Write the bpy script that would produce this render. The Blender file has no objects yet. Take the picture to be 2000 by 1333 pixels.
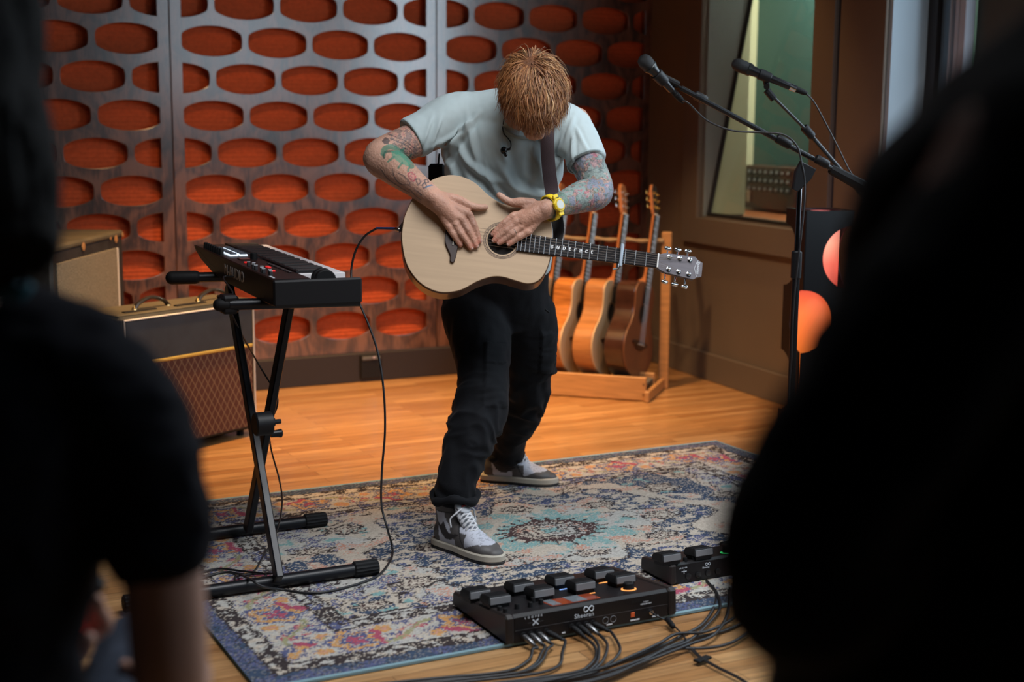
import bpy, math, random
import numpy as np
from mathutils import Vector, Matrix, noise
random.seed(7); RNG = np.random.default_rng(7)
S = bpy.context.scene
COL = S.collection
# ---------------------------------------------------------------- camera (frame taken as 2000 x 1333)
F = 2720.0; PITCH = 0.15752; ROLL = 0.00765; CH = 1.35
A3 = lambda *a: np.array(a, float)
FW = A3(0, math.cos(PITCH), -math.sin(PITCH)); _u0 = A3(0, math.sin(PITCH), math.cos(PITCH)); _r0 = A3(1, 0, 0)
RT = _r0*math.cos(ROLL) + _u0*math.sin(ROLL); UPV = -_r0*math.sin(ROLL) + _u0*math.cos(ROLL)
CO = A3(0, 0, CH)
cam = bpy.data.cameras.new('camera'); co = bpy.data.objects.new('camera', cam); COL.objects.link(co)
cam.sensor_width = 36; cam.lens = F/2000*36; cam.clip_start = 0.05
mw = Matrix.Identity(4)
for i in range(3):
    mw[i][0] = RT[i]; mw[i][1] = UPV[i]; mw[i][2] = -FW[i]; mw[i][3] = CO[i]
co.matrix_world = mw
cam.dof.use_dof = True; cam.dof.focus_distance = 4.35; cam.dof.aperture_fstop = 2.1
S.camera = co
S.view_settings.view_transform = 'Standard'; S.view_settings.look = 'None'; S.view_settings.gamma = 1
S.view_settings.use_curve_mapping = False; S.view_settings.exposure = 0.0
# ---------------------------------------------------------------- world and lights
W = bpy.data.worlds.new('world'); S.world = W; W.use_nodes = True
W.node_tree.nodes['Background'].inputs[0].default_value = (.30, .42, .60, 1)
W.node_tree.nodes['Background'].inputs[1].default_value = .012
def aim(o, tgt):
    d = Vector(tgt) - o.location
    o.rotation_euler = d.to_track_quat('-Z', 'Y').to_euler()
def area(name, loc, tgt, sx, sy, power, col, spread=180):
    l = bpy.data.lights.new(name, 'AREA'); l.shape = 'RECTANGLE'; l.size = sx; l.size_y = sy
    l.energy = power; l.color = col; l.spread = math.radians(spread)
    o = bpy.data.objects.new(name, l); COL.objects.link(o); o.location = loc; aim(o, tgt); return o
def spot(name, loc, tgt, power, col, ang, blend=.6, r=.06):
    l = bpy.data.lights.new(name, 'SPOT'); l.energy = power; l.color = col; l.spot_size = math.radians(ang)
    l.spot_blend = blend; l.shadow_soft_size = r
    o = bpy.data.objects.new(name, l); COL.objects.link(o); o.location = loc; aim(o, tgt); return o
COOL = (.72, .87, 1.0); WARM = (1.0, .56, .22)
area('daylight_window', (2.362, 4.816, 1.98), (1.442, 4.423, 1.98), 1.4, 2.0, 52, COOL)
area('front_fill', (3.2, 1.9, 2.2), (.2, 4.0, 1.0), 1.5, 1.6, 22, COOL)  # added fill that lights the man and guitar from the front
area('top_fill', (.6, 2.9, 3.1), (.3, 3.5, .0), 1.8, 1.2, 46, (.95, .97, 1.0), 120)  # added top light that brightens the rug and front floor
spot('downlight_left', (-1.0, 5.55, 2.9), (-.85, 6.05, .0), 540, WARM, 64, .8)
spot('downlight_middle', (-.05, 5.95, 2.9), (.0, 6.4, .0), 330, WARM, 60, .8)
spot('downlight_corner', (.95, 6.3, 2.9), (.85, 6.5, .0), 70, WARM, 60, .8)
spot('wall_washer', (-.9, 5.2, 2.8), (-.75, 6.6, .65), 48, WARM, 72, .7)
spot('downlight_guitars', (-.35, 5.75, 2.7), (.7, 6.85, .4), 120, (1, .60, .27), 44, .6)
spot('downlight_amps', (-1.9, 4.9, 2.8), (-1.3, 5.8, .4), 26, (1, .68, .40), 70, .7)
area('control_room_light', (1.9, 7.7, 2.6), (1.75, 7.9, 1.0), .7, .7, 70, (1, .98, .80))
# ---------------------------------------------------------------- frames of the room
E1 = A3(0.8902, 0.4555, 0); E1 /= np.linalg.norm(E1); E2 = A3(-E1[1], E1[0], 0); EZ = A3(0, 0, 1)
def UV(u, v, z=0.): return E1*u + E2*v + EZ*z
def ray(x, y): return FW + RT*(x-1000)/F - UPV*(y-666.5)/F
def PZ(x, y, z=0.): d = ray(x, y); return CO + d*((z-CH)/d[2])
def PY(x, y, Y): d = ray(x, y); return CO + d*(Y/d[1])
def PUV(x, y, z=0.): p = PZ(x, y, z); return p@E1, p@E2
def onplane(x, y, p0, n): d = ray(x, y); return CO + d*(((p0-CO)@n)/(d@n))
def nrm(v): v = np.asarray(v, float); return v/np.linalg.norm(v)
def projpx(P):
    v = P-CO; z = v@FW; return 1000+F*(v@RT)/z, 666.5-F*(v@UPV)/z
# ---------------------------------------------------------------- materials
def lin(h):
    h = h.lstrip('#'); c = [int(h[i:i+2], 16)/255 for i in (0, 2, 4)]
    return tuple(x/12.92 if x <= .04045 else ((x+.055)/1.055)**2.4 for x in c)
MATS = {}
def M(name, col=(.5, .5, .5), rough=.5, metal=0., nz=None, bump=None, coat=0., emit=None, spec=.5, trans=0., attr=None, sheen=0., col2=None, rz=0.):
    """nz=(scale, amount, (sx,sy,sz)); bump=(scale, distance, (sx,sy,sz))"""
    if name in MATS: return MATS[name]
    if isinstance(col, str): col = lin(col)
    if isinstance(col2, str): col2 = lin(col2)
    m = bpy.data.materials.new(name); m.use_nodes = True; nt = m.node_tree; N = nt.nodes; L = nt.links
    b = N['Principled BSDF']; I = b.inputs
    I['Base Color'].default_value = (*col, 1); I['Roughness'].default_value = rough; I['Metallic'].default_value = metal
    I['Coat Weight'].default_value = coat; I['Coat Roughness'].default_value = .12; I['Specular IOR Level'].default_value = spec
    I['Transmission Weight'].default_value = trans; I['Sheen Weight'].default_value = sheen
    tc = N.new('ShaderNodeTexCoord')
    src = None
    if attr:
        a = N.new('ShaderNodeAttribute'); a.attribute_name = attr; src = a.outputs['Color']; L.new(src, I['Base Color'])
    def mapped(s):
        mp = N.new('ShaderNodeMapping'); mp.inputs['Scale'].default_value = s; mp.inputs['Rotation'].default_value = (0, 0, rz)
        L.new(tc.outputs['Object'], mp.inputs['Vector']); return mp.outputs[0]
    if nz:
        t = N.new('ShaderNodeTexNoise'); t.inputs['Scale'].default_value = nz[0]; t.inputs['Detail'].default_value = 6
        L.new(mapped(nz[2] if len(nz) > 2 else (1, 1, 1)), t.inputs['Vector'])
        if col2 is not None:
            r = N.new('ShaderNodeValToRGB'); r.color_ramp.elements[0].position = .5-nz[1]; r.color_ramp.elements[1].position = .5+nz[1]
            r.color_ramp.elements[0].color = (*col, 1); r.color_ramp.elements[1].color = (*col2, 1)
            L.new(t.outputs['Fac'], r.inputs[0]); L.new(r.outputs[0], I['Base Color'])
        else:
            mr = N.new('ShaderNodeMapRange'); mr.inputs[1].default_value = .25; mr.inputs[2].default_value = .75
            mr.inputs[3].default_value = 1-nz[1]; mr.inputs[4].default_value = 1+nz[1]
            L.new(t.outputs['Fac'], mr.inputs[0])
            mx = N.new('ShaderNodeVectorMath'); mx.operation = 'SCALE'
            if src: L.new(src, mx.inputs[0])
            else: mx.inputs[0].default_value = col
            L.new(mr.outputs[0], mx.inputs['Scale']); L.new(mx.outputs[0], I['Base Color'])
    if bump:
        t = N.new('ShaderNodeTexNoise'); t.inputs['Scale'].default_value = bump[0]; t.inputs['Detail'].default_value = 4
        L.new(mapped(bump[2] if len(bump) > 2 else (1, 1, 1)), t.inputs['Vector'])
        bp = N.new('ShaderNodeBump'); bp.inputs['Distance'].default_value = bump[1]; bp.inputs['Strength'].default_value = 1
        L.new(t.outputs['Fac'], bp.inputs['Height']); L.new(bp.outputs[0], I['Normal'])
    if emit:
        I['Emission Color'].default_value = (*emit[0], 1); I['Emission Strength'].default_value = emit[1]
    MATS[name] = m; return m
# ---------------------------------------------------------------- objects
BASE = {}
def tag(o, label=None, cat=None, group=None, kind=None):
    if label: o['label'] = label
    if cat: o['category'] = cat
    if group: o['group'] = group
    if kind: o['kind'] = kind
    return o
def thing(name, label, cat, base=(0, 0, 0), group=None):
    o = bpy.data.objects.new(name, None); COL.objects.link(o); o.location = tuple(base); o.empty_display_size = .1
    BASE[o] = A3(*base); return tag(o, label, cat, group)
def rootof(o):
    while o.parent: o = o.parent
    return o
def mkobj(name, V, Fc, mat, parent=None, smooth=True, cols=None, label=None):
    V = np.asarray(V, float)
    if parent is not None:
        V = V - BASE.get(rootof(parent), np.zeros(3)); loc = None
    else:
        loc = A3((V[:, 0].min()+V[:, 0].max())/2, (V[:, 1].min()+V[:, 1].max())/2, V[:, 2].min()); V = V - loc
    me = bpy.data.meshes.new(name); me.from_pydata(V.tolist(), [], [list(map(int, f)) for f in Fc] if not isinstance(Fc, np.ndarray) else Fc.tolist())
    if smooth:
        me.polygons.foreach_set('use_smooth', [True]*len(me.polygons))
        if smooth is not True:
            try: me.set_sharp_from_angle(angle=math.radians(smooth))
            except Exception: pass
    if cols is not None:
        a = me.color_attributes.new('Col', 'FLOAT_COLOR', 'POINT')
        c = np.ones((len(V), 4), np.float32); c[:, :3] = cols; a.data.foreach_set('color', c.ravel())
    me.update()
    o = bpy.data.objects.new(name, me); COL.objects.link(o)
    if isinstance(mat, (list, tuple)):
        for m_ in mat: me.materials.append(m_)
    else: me.materials.append(mat)
    if parent is not None: o.parent = parent
    else: o.location = tuple(loc); BASE[o] = loc
    if label: o['label'] = label
    return o
def spline(P, n=8, closed=False):
    """Catmull-Rom through rows of P (any number of columns)"""
    P = np.asarray(P, float)
    if len(P) < 3 and not closed:
        t = np.linspace(0, 1, n+1)[:, None]; return P[0]*(1-t)+P[-1]*t
    out = []; m = len(P)
    rng = range(m) if closed else range(m-1)
    for i in rng:
        if closed: p0, p1, p2, p3 = P[(i-1) % m], P[i], P[(i+1) % m], P[(i+2) % m]
        else:
            p1, p2 = P[i], P[i+1]; p0 = P[i-1] if i else 2*p1-p2; p3 = P[i+2] if i+2 < m else 2*p2-p1
        for k in range(n):
            t = k/n; out.append(.5*((2*p1)+(-p0+p2)*t+(2*p0-5*p1+4*p2-p3)*t*t+(-p0+3*p1-3*p2+p3)*t**3))
    if not closed: out.append(P[-1])
    return np.array(out)
def frames(path, side=None):
    P = np.asarray(path, float); T = np.gradient(P, axis=0); T /= np.linalg.norm(T, axis=1)[:, None]+1e-12
    if side is None: side = A3(0, 0, 1) if abs(T[0][2]) < .9 else A3(1, 0, 0)
    N = []; s = np.asarray(side, float)
    for t in T:
        s = s - t*(s@t); s = s/(np.linalg.norm(s)+1e-12); N.append(s.copy())
    N = np.array(N); B = np.cross(T, N); return P, T, N, B
class G:
    def __init__(s): s.V = []; s.F = []; s.n = 0
    def add(s, V, Fc):
        V = np.asarray(V, float); s.V.append(V); s.F += [[i+s.n for i in f] for f in Fc]; s.n += len(V); return s
    def box(s, c, dims, ax=None, bev=0.):
        c = np.asarray(c, float); ax = (E1, E2, EZ) if ax is None else ax
        X, Y, Z = [nrm(a) for a in ax]; hx, hy, hz = [d/2 for d in dims]; b = min(bev, hx*.9, hy*.9, hz*.9)
        if b <= 0:
            P = [(i*hx, j*hy, k*hz) for k in (-1, 1) for j in (-1, 1) for i in (-1, 1)]
            Fc = [(0, 2, 3, 1), (4, 5, 7, 6), (0, 1, 5, 4), (2, 6, 7, 3), (0, 4, 6, 2), (1, 3, 7, 5)]
            V = [c+X*p[0]+Y*p[1]+Z*p[2] for p in P]; return s.add(V, Fc)
        P = []; idx = {}
        for i in (-1, 1):
            for j in (-1, 1):
                for k in (-1, 1):
                    for a in range(3):
                        q = [i*(hx-b), j*(hy-b), k*(hz-b)]; q[a] = (i*hx, j*hy, k*hz)[a]; idx[(i, j, k, a)] = len(P); P.append(q)
        Fc = []
        def quad(l, nn):
            v = [np.array(P[t]) for t in l]; nv = np.cross(v[1]-v[0], v[2]-v[0])
            Fc.append(l if nv@np.array(nn) > 0 else l[::-1])
        for a in range(3):
            o_ = [x for x in range(3) if x != a]
            for sg in (-1, 1):
                l = []
                for (p, q) in ((-1, -1), (1, -1), (1, 1), (-1, 1)):
                    k = [0, 0, 0]; k[a] = sg; k[o_[0]] = p; k[o_[1]] = q; l.append(idx[(*k, a)])
                nn = [0, 0, 0]; nn[a] = sg; quad(l, nn)
            for p in (-1, 1):
                for q in (-1, 1):
                    l = []
                    for (sg, aa) in ((-1, o_[0]), (1, o_[0]), (1, o_[1]), (-1, o_[1])):
                        k = [0, 0, 0]; k[a] = sg; k[o_[0]] = p; k[o_[1]] = q; l.append(idx[(*k, aa)])
                    nn = [0, 0, 0]; nn[o_[0]] = p; nn[o_[1]] = q; quad(l, nn)
        for i in (-1, 1):
            for j in (-1, 1):
                for k in (-1, 1): quad([idx[(i, j, k, 0)], idx[(i, j, k, 1)], idx[(i, j, k, 2)]], (i, j, k))
        return s.add([c+X*p[0]+Y*p[1]+Z*p[2] for p in P], Fc)
    def tube(s, path, r, n=10, sub=0, side=None, r2=None, cap=True, closed=False):
        """r: radius or list per control point; r2: second radius (along binormal)"""
        P = np.asarray(path, float); r = np.full(len(P), r) if np.isscalar(r) else np.asarray(r, float)
        r2 = r if r2 is None else (np.full(len(P), r2) if np.isscalar(r2) else np.asarray(r2, float))
        if sub:
            D = spline(np.column_stack([P, r, r2]), sub, closed); P, r, r2 = D[:, :3], D[:, 3], D[:, 4]
        P, T, N, B = frames(P, side); V = []; a = np.linspace(0, 2*np.pi, n, endpoint=False)
        for i in range(len(P)): V.append(P[i]+np.outer(np.cos(a)*r[i], N[i])+np.outer(np.sin(a)*r2[i], B[i]))
        V = np.vstack(V); m = len(P); Fc = []
        for i in range(m if closed else m-1):
            for j in range(n):
                i2 = (i+1) % m; Fc.append((i*n+j, i*n+(j+1) % n, i2*n+(j+1) % n, i2*n+j))
        if cap and not closed: Fc += [tuple(range(n))[::-1], tuple(range((m-1)*n, m*n))]
        return s.add(V, Fc)
    def caps(s, path, r, n=14, sub=6, side=None, r2=None):
        """tube with rounded ends"""
        P = np.asarray(path, float); r = np.full(len(P), r) if np.isscalar(r) else np.asarray(r, float)
        r2 = r if r2 is None else (np.full(len(P), r2) if np.isscalar(r2) else np.asarray(r2, float))
        D = spline(np.column_stack([P, r, r2]), sub) if sub else np.column_stack([P, r, r2])
        P, r, r2 = D[:, :3], D[:, 3], D[:, 4]
        t0 = nrm(P[0]-P[1]); t1 = nrm(P[-1]-P[-2]); ang = np.radians([88, 70, 48, 24])
        pre = [np.r_[P[0]+t0*r[0]*math.sin(a)*.95, r[0]*math.cos(a), r2[0]*math.cos(a)] for a in ang]
        post = [np.r_[P[-1]+t1*r[-1]*math.sin(a)*.95, r[-1]*math.cos(a), r2[-1]*math.cos(a)] for a in ang[::-1]]
        D = np.vstack([pre, np.column_stack([P, r, r2]), post])
        return s.tube(D[:, :3], D[:, 3], n, 0, side, D[:, 4])
    def cyl(s, a, b, r, n=20, rb=None): return s.tube([a, b], [r, r if rb is None else rb], n)
    def lathe(s, o, ax, prof, n=24, side=None):
        """prof: list of (dist along axis, radius)"""
        o = np.asarray(o, float); ax = nrm(ax); sd = side if side is not None else (A3(0, 0, 1) if abs(ax[2]) < .9 else A3(1, 0, 0))
        u = nrm(np.cross(ax, sd)); v = np.cross(ax, u); a = np.linspace(0, 2*np.pi, n, endpoint=False); V = []
        for d, r in prof: V.append(o+ax*d+np.outer(np.cos(a)*r, u)+np.outer(np.sin(a)*r, v))
        V = np.vstack(V); Fc = []
        for i in range(len(prof)-1):
            for j in range(n): Fc.append((i*n+j, i*n+(j+1) % n, (i+1)*n+(j+1) % n, (i+1)*n+j))
        if prof[0][1] > 1e-5: Fc.append(tuple(range(n))[::-1])
        if prof[-1][1] > 1e-5: Fc.append(tuple(range((len(prof)-1)*n, len(prof)*n)))
        return s.add(V, Fc)
    def prism(s, o, X, Y, poly, d0, d1, bev=0.):
        """2D polygon (ccw) in frame o,X,Y extruded along X x Y from d0 to d1"""
        X = nrm(X); Y = nrm(Y); Z = np.cross(X, Y); P = np.asarray(poly, float); n = len(P); o = np.asarray(o, float)
        def ring(Q, d): return o+np.outer(Q[:, 0], X)+np.outer(Q[:, 1], Y)+Z*d
        if bev > 0:
            T = np.roll(P, -1, 0)-np.roll(P, 1, 0); T /= np.linalg.norm(T, axis=1)[:, None]+1e-9; IN = np.column_stack([-T[:, 1], T[:, 0]])
            Q = P+IN*bev; R = [ring(Q, d0), ring(P, d0+bev), ring(P, d1-bev), ring(Q, d1)]
        else: R = [ring(P, d0), ring(P, d1)]
        V = np.vstack(R); Fc = [tuple(range(n))[::-1], tuple(range((len(R)-1)*n, len(R)*n))]
        for k in range(len(R)-1):
            for j in range(n): Fc.append((k*n+j, k*n+(j+1) % n, (k+1)*n+(j+1) % n, (k+1)*n+j))
        return s.add(V, Fc)
    def loft(s, rings, closed_ends=True):
        n = len(rings[0]); V = np.vstack(rings); Fc = []
        for i in range(len(rings)-1):
            for j in range(n): Fc.append((i*n+j, i*n+(j+1) % n, (i+1)*n+(j+1) % n, (i+1)*n+j))
        if closed_ends: Fc += [tuple(range(n))[::-1], tuple(range((len(rings)-1)*n, len(rings)*n))]
        return s.add(V, Fc)
    def arr(s): return np.vstack(s.V), s.F
    def build(s, name, mat, parent=None, smooth=35, cols=None, label=None):
        V, Fc = s.arr(); return mkobj(name, V, Fc, mat, parent, smooth, cols, label)
    def fuse(s, voxel, it=3, fac=.5):
        """union of closed shells by voxel remesh -> (V, F) arrays"""
        V, Fc = s.arr(); me = bpy.data.meshes.new('tmp'); me.from_pydata(V.tolist(), [], [list(map(int, f)) for f in Fc])
        o = bpy.data.objects.new('tmp', me); COL.objects.link(o)
        m = o.modifiers.new('r', 'REMESH'); m.mode = 'VOXEL'; m.voxel_size = voxel; m.adaptivity = 0
        if it: q = o.modifiers.new('s', 'SMOOTH'); q.iterations = it; q.factor = fac
        return grab(o)
def grab(o, kill=True):
    dg = bpy.context.evaluated_depsgraph_get(); ev = o.evaluated_get(dg); me = ev.to_mesh()
    V = np.empty(len(me.vertices)*3); me.vertices.foreach_get('co', V); V = V.reshape(-1, 3)
    Fc = [tuple(p.vertices) for p in me.polygons]; ev.to_mesh_clear()
    if kill:
        d = o.data; bpy.data.objects.remove(o)
        if isinstance(d, bpy.types.Mesh): bpy.data.meshes.remove(d)
        else: bpy.data.curves.remove(d)
    return V, Fc
def vnormals(V, Fc):
    N = np.zeros_like(V); Q = np.array([f if len(f) == 4 else (*f, f[-1]) for f in Fc])
    fn = np.cross(V[Q[:, 2]]-V[Q[:, 0]], V[Q[:, 3]]-V[Q[:, 1]])
    for k in range(4): np.add.at(N, Q[:, k], fn)
    return N/(np.linalg.norm(N, axis=1)[:, None]+1e-12)
def text(s, name, O_, X, Y, size, mat, parent, depth=.0004, sx=1., shear=0., space=1., label=None, bold=0.):
    """flat raised lettering starting at O_, running along X, upright along Y"""
    c = bpy.data.curves.new(name, 'FONT'); c.body = s; c.size = size; c.extrude = depth; c.shear = shear; c.space_character = space; c.offset = bold; c.resolution_u = 3
    o = bpy.data.objects.new(name, c); COL.objects.link(o); V, Fc = grab(o)
    X = nrm(X); Y = nrm(Y); Z = np.cross(X, Y)
    V = np.asarray(O_)+np.outer(V[:, 0]*sx, X)+np.outer(V[:, 1], Y)+np.outer(V[:, 2], Z)
    return mkobj(name, V, Fc, mat, parent, False, label=label)
def curve_fill(polys, thick, bev=0.):
    """flat board with holes: first polygon is the outline; z in [-thick/2, thick/2] -> (V,F) in 2D frame"""
    c = bpy.data.curves.new('tmp', 'CURVE'); c.dimensions = '2D'; c.fill_mode = 'BOTH'; c.extrude = thick/2-bev
    c.bevel_depth = bev; c.bevel_resolution = 1; c.offset = -bev
    for P in polys:
        sp = c.splines.new('POLY'); sp.points.add(len(P)-1)
        sp.points.foreach_set('co', np.column_stack([P, np.zeros(len(P)), np.ones(len(P))]).ravel()); sp.use_cyclic_u = True
    o = bpy.data.objects.new('tmp', c); COL.objects.link(o); return grab(o)
def copy_tree(o, parent=None, **kw):
    c = o.copy(); COL.objects.link(c); c.parent = parent
    for ch in [x for x in bpy.data.objects if x.parent == o]: copy_tree(ch, c)
    return c
def fbm(P, sc, oct=3):
    out = np.empty(len(P)); sc = np.asarray(sc, float)
    for i, p in enumerate(P*sc): out[i] = noise.fractal(Vector(p), 1.0, 2.0, oct)
    return out
BLK = M('black_plastic', (.006, .006, .0075), .5, spec=.3)
BLKM = M('black_metal', (.006, .007, .010), .38, .1, spec=.4)
BLKR = M('black_rubber', (.005, .005, .006), .65, spec=.25)
CHR = M('chrome', (.75, .76, .78), .16, 1.)
BRS = M('brass', (.75, .52, .22), .25, 1.)
WHT = M('white_print', (.62, .64, .68), .6)
# ================================================================ ROOM
def struct(o, label=None): o['kind'] = 'structure'; return o
# ---- floor: narrow oak boards running along the back wall
def floor_mat():
    m = M('oak_floor', (.42, .22, .09), .32, coat=.25); nt = m.node_tree; N = nt.nodes; L = nt.links; b = N['Principled BSDF']
    tc = N.new('ShaderNodeTexCoord')
    br = N.new('ShaderNodeTexBrick'); br.inputs['Scale'].default_value = 1; br.inputs['Brick Width'].default_value = .78
    br.inputs['Row Height'].default_value = .057; br.inputs['Mortar Size'].default_value = .0009; br.inputs['Mortar Smooth'].default_value = .1
    br.inputs['Color1'].default_value = (*lin('b58a5c'), 1); br.inputs['Color2'].default_value = (*lin('94663c'), 1); br.inputs['Mortar'].default_value = (.07, .035, .015, 1)
    br.inputs['Bias'].default_value = -.1; br.offset = .37; br.squash = 1
    L.new(tc.outputs['Object'], br.inputs['Vector'])
    mp = N.new('ShaderNodeMapping'); mp.inputs['Scale'].default_value = (1.6, 26, 1); L.new(tc.outputs['Object'], mp.inputs[0])
    no = N.new('ShaderNodeTexNoise'); no.inputs['Scale'].default_value = 2.2; no.inputs['Detail'].default_value = 8; no.inputs['Distortion'].default_value = 1.6
    L.new(mp.outputs[0], no.inputs['Vector'])
    mr = N.new('ShaderNodeMapRange'); mr.inputs[1].default_value = .3; mr.inputs[2].default_value = .7; mr.inputs[3].default_value = .66; mr.inputs[4].default_value = 1.2
    L.new(no.outputs['Fac'], mr.inputs[0])
    mx = N.new('ShaderNodeVectorMath'); mx.operation = 'SCALE'; L.new(br.outputs['Color'], mx.inputs[0]); L.new(mr.outputs[0], mx.inputs['Scale'])
    L.new(mx.outputs[0], b.inputs['Base Color'])
    bp = N.new('ShaderNodeBump'); bp.inputs['Distance'].default_value = .0006; L.new(br.outputs['Fac'], bp.inputs['Height']); bp.invert = True; L.new(bp.outputs[0], b.inputs['Normal'])
    return m
g = G(); g.box((0, 0, -.05), (12, 13, .1), ax=((1, 0, 0), (0, 1, 0), EZ))
fl = g.build('floor', floor_mat()); struct(fl)
fl.rotation_euler = (0, 0, math.atan2(E1[1], E1[0])); fl.location = tuple(A3(.2, 4.0, -.1))
# ---- back wall: dark wall behind four acoustic boards cut with rows of ovals over ribbed orange felt
WV = 6.70; U0 = 1.8075; PU = .32411; Z0 = 1.8884; PH = .17658
DARKW = M('dark_wall_paint', (.02, .014, .012), .7)
g = G(); g.box(UV(1.16, WV+.10, 1.5), (6.3, .06, 3.0)); struct(g.build('wall_back', DARKW))
def ply_mat():
    m = M('stained_plywood', (.06, .03, .022), .42, coat=1.); m.node_tree.nodes['Principled BSDF'].inputs['Coat Roughness'].default_value = .20; m.node_tree.nodes['Principled BSDF'].inputs['Coat IOR'].default_value = 1.85; nt = m.node_tree; N = nt.nodes; L = nt.links; b = N['Principled BSDF']
    tc = N.new('ShaderNodeTexCoord'); rgb = []
    for s, sc, d in (((1, 1, .16), 26, 2.5), ((1, 1, .55), 4.2, 3.2), ((1, 1, .06), 120, 0)):
        mp = N.new('ShaderNodeMapping'); mp.inputs['Scale'].default_value = s; L.new(tc.outputs['Object'], mp.inputs[0])
        no = N.new('ShaderNodeTexNoise'); no.inputs['Scale'].default_value = sc; no.inputs['Detail'].default_value = 7; no.inputs['Distortion'].default_value = d
        L.new(mp.outputs[0], no.inputs['Vector']); rgb.append(no.outputs['Fac'])
    a = N.new('ShaderNodeMath'); a.operation = 'MULTIPLY_ADD'; a.inputs[1].default_value = .5; L.new(rgb[0], a.inputs[0]); L.new(rgb[1], a.inputs[2])
    a2 = N.new('ShaderNodeMath'); a2.operation = 'MULTIPLY_ADD'; a2.inputs[1].default_value = .25; L.new(rgb[2], a2.inputs[0]); L.new(a.outputs[0], a2.inputs[2])
    r = N.new('ShaderNodeValToRGB'); e = r.color_ramp.elements; e[0].position = .62; e[0].color = (.010, .004, .003, 1); e[1].position = 1.05; e[1].color = (.15, .062, .038, 1)
    x = e.new(.80); x.color = (.050, .019, .012, 1); L.new(a2.outputs[0], r.inputs[0]); L.new(r.outputs[0], b.inputs['Base Color'])
    return m
PLY = ply_mat()
FELT = M('orange_felt', (.47, .075, .022), .85, nz=(60, .18), sheen=.15, spec=.2)
def oval(cx, cz):
    w, h = .146, .071; A = w/.90; n = 18; P = []
    t = np.linspace(-1, 1, n)
    top = np.column_stack([t*w, h*np.sqrt(1-(t*w/A)**2)])
    P = np.vstack([top[::-1], top*[1, -1]])
    for _ in range(2):
        Q = np.roll(P, -1, 0); P = np.column_stack([.75*P+.25*Q, .25*P+.75*Q]).reshape(-1, 2)
    return P+[cx, cz]
def clipx(P, lo, hi):
    for sg, lim in ((1, lo), (-1, hi)):
        out = []
        for i in range(len(P)):
            a, b = P[i], P[(i+1) % len(P)]; da, db = sg*(a[0]-lim), sg*(b[0]-lim)
            if da >= 0: out.append(a)
            if (da > 0 > db) or (da < 0 < db): out.append(a+(b-a)*(da/(da-db)))
        P = np.array(out)
        if len(P) < 3: return None
    return P
seam = [.234, 1.606, 2.978, 4.300]; pl = ['leftmost dark oval-cut wall board, partly lost behind the black figure at left', 'dark oval-cut wall board over orange felt behind the keyboard and combo amplifier', 'dark oval-cut wall board behind the bowed guitarist, ending at the room corner']
for k in range(3):
    ua, ub = seam[k]+.002, seam[k+1]-.002; z0, z1 = .152, 2.80
    polys = [np.array([(ua, z0), (ub, z0), (ub, z1), (ua, z1)])]
    off = U0+1.371*(k-1)
    for row in range(-5, 10):
        cz = Z0-PH*row
        for c in range(-1, 5):
            cu = off+PU*(c+(0 if row % 2 else .5))
            if not row % 2 and c > 3: continue
            if row % 2 and (c < 0 or c > 3): continue
            P = clipx(oval(cu, cz), ua+.055, ub-.055)
            if P is not None and np.ptp(P[:, 0]) > .03: polys.append(P[::-1])
    V, Fc = curve_fill(polys, .022, .0018)
    V = np.outer(V[:, 0], E1)+np.outer(V[:, 1], EZ)+UV(0, WV+.011)-np.outer(V[:, 2], E2)
    t = thing('oval_cut_wall_board', pl[k], 'wall board', UV((ua+ub)/2, WV+.03, z0), 'oval-cut acoustic panels on the back wall')
    mkobj('oval_lattice_board', V, Fc, PLY, t, 30)
    zz = np.arange(z0, z1, .0028); off_ = .0028*np.abs(np.sin(zz*np.pi/.021))**.6
    R0 = [UV(ua, WV+.052-o, z) for z, o in zip(zz, off_)]; R1 = [UV(ub, WV+.052-o, z) for z, o in zip(zz, off_)]; n = len(zz)
    back = [UV(ub, WV+.066, z1), UV(ua, WV+.066, z1), UV(ua, WV+.066, z0), UV(ub, WV+.066, z0)]
    Fc = [(i, n+i, n+i+1, i+1) for i in range(n-1)]+[(2*n, 2*n+1, 2*n+2, 2*n+3)]
    mkobj('felt_backing', np.array(R0+R1+back), Fc, FELT, t, True)
g = G(); g.box(UV(2.27, WV+.005, .076), (4.08, .06, .152), bev=.004)
bb = struct(g.build('baseboard_back', M('black_baseboard', (.018, .013, .014), .5)))
t = thing('floor_outlet_box', 'small black wall outlet box set into the black baseboard', 'outlet', UV(2.45, WV-.03, .02))
u_, v_ = 0, 0
p = onplane(724, 716, UV(0, WV-.032), E2); g = G(); g.box(p, (.115, .018, .125), bev=.004); g.build('cover_plate', BLK, t)
g = G(); g.box(p+EZ*.045-E2*.01, (.10, .012, .018), bev=.003); g.build('hinged_lid', M('grey_lid', (.10, .10, .11), .4), t)
g = G(); g.cyl(p-E2*.012+E1*.01+EZ*.05, p-E2*.024+E1*.01+EZ*.05, .007); g.build('screw', CHR, t)
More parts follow.
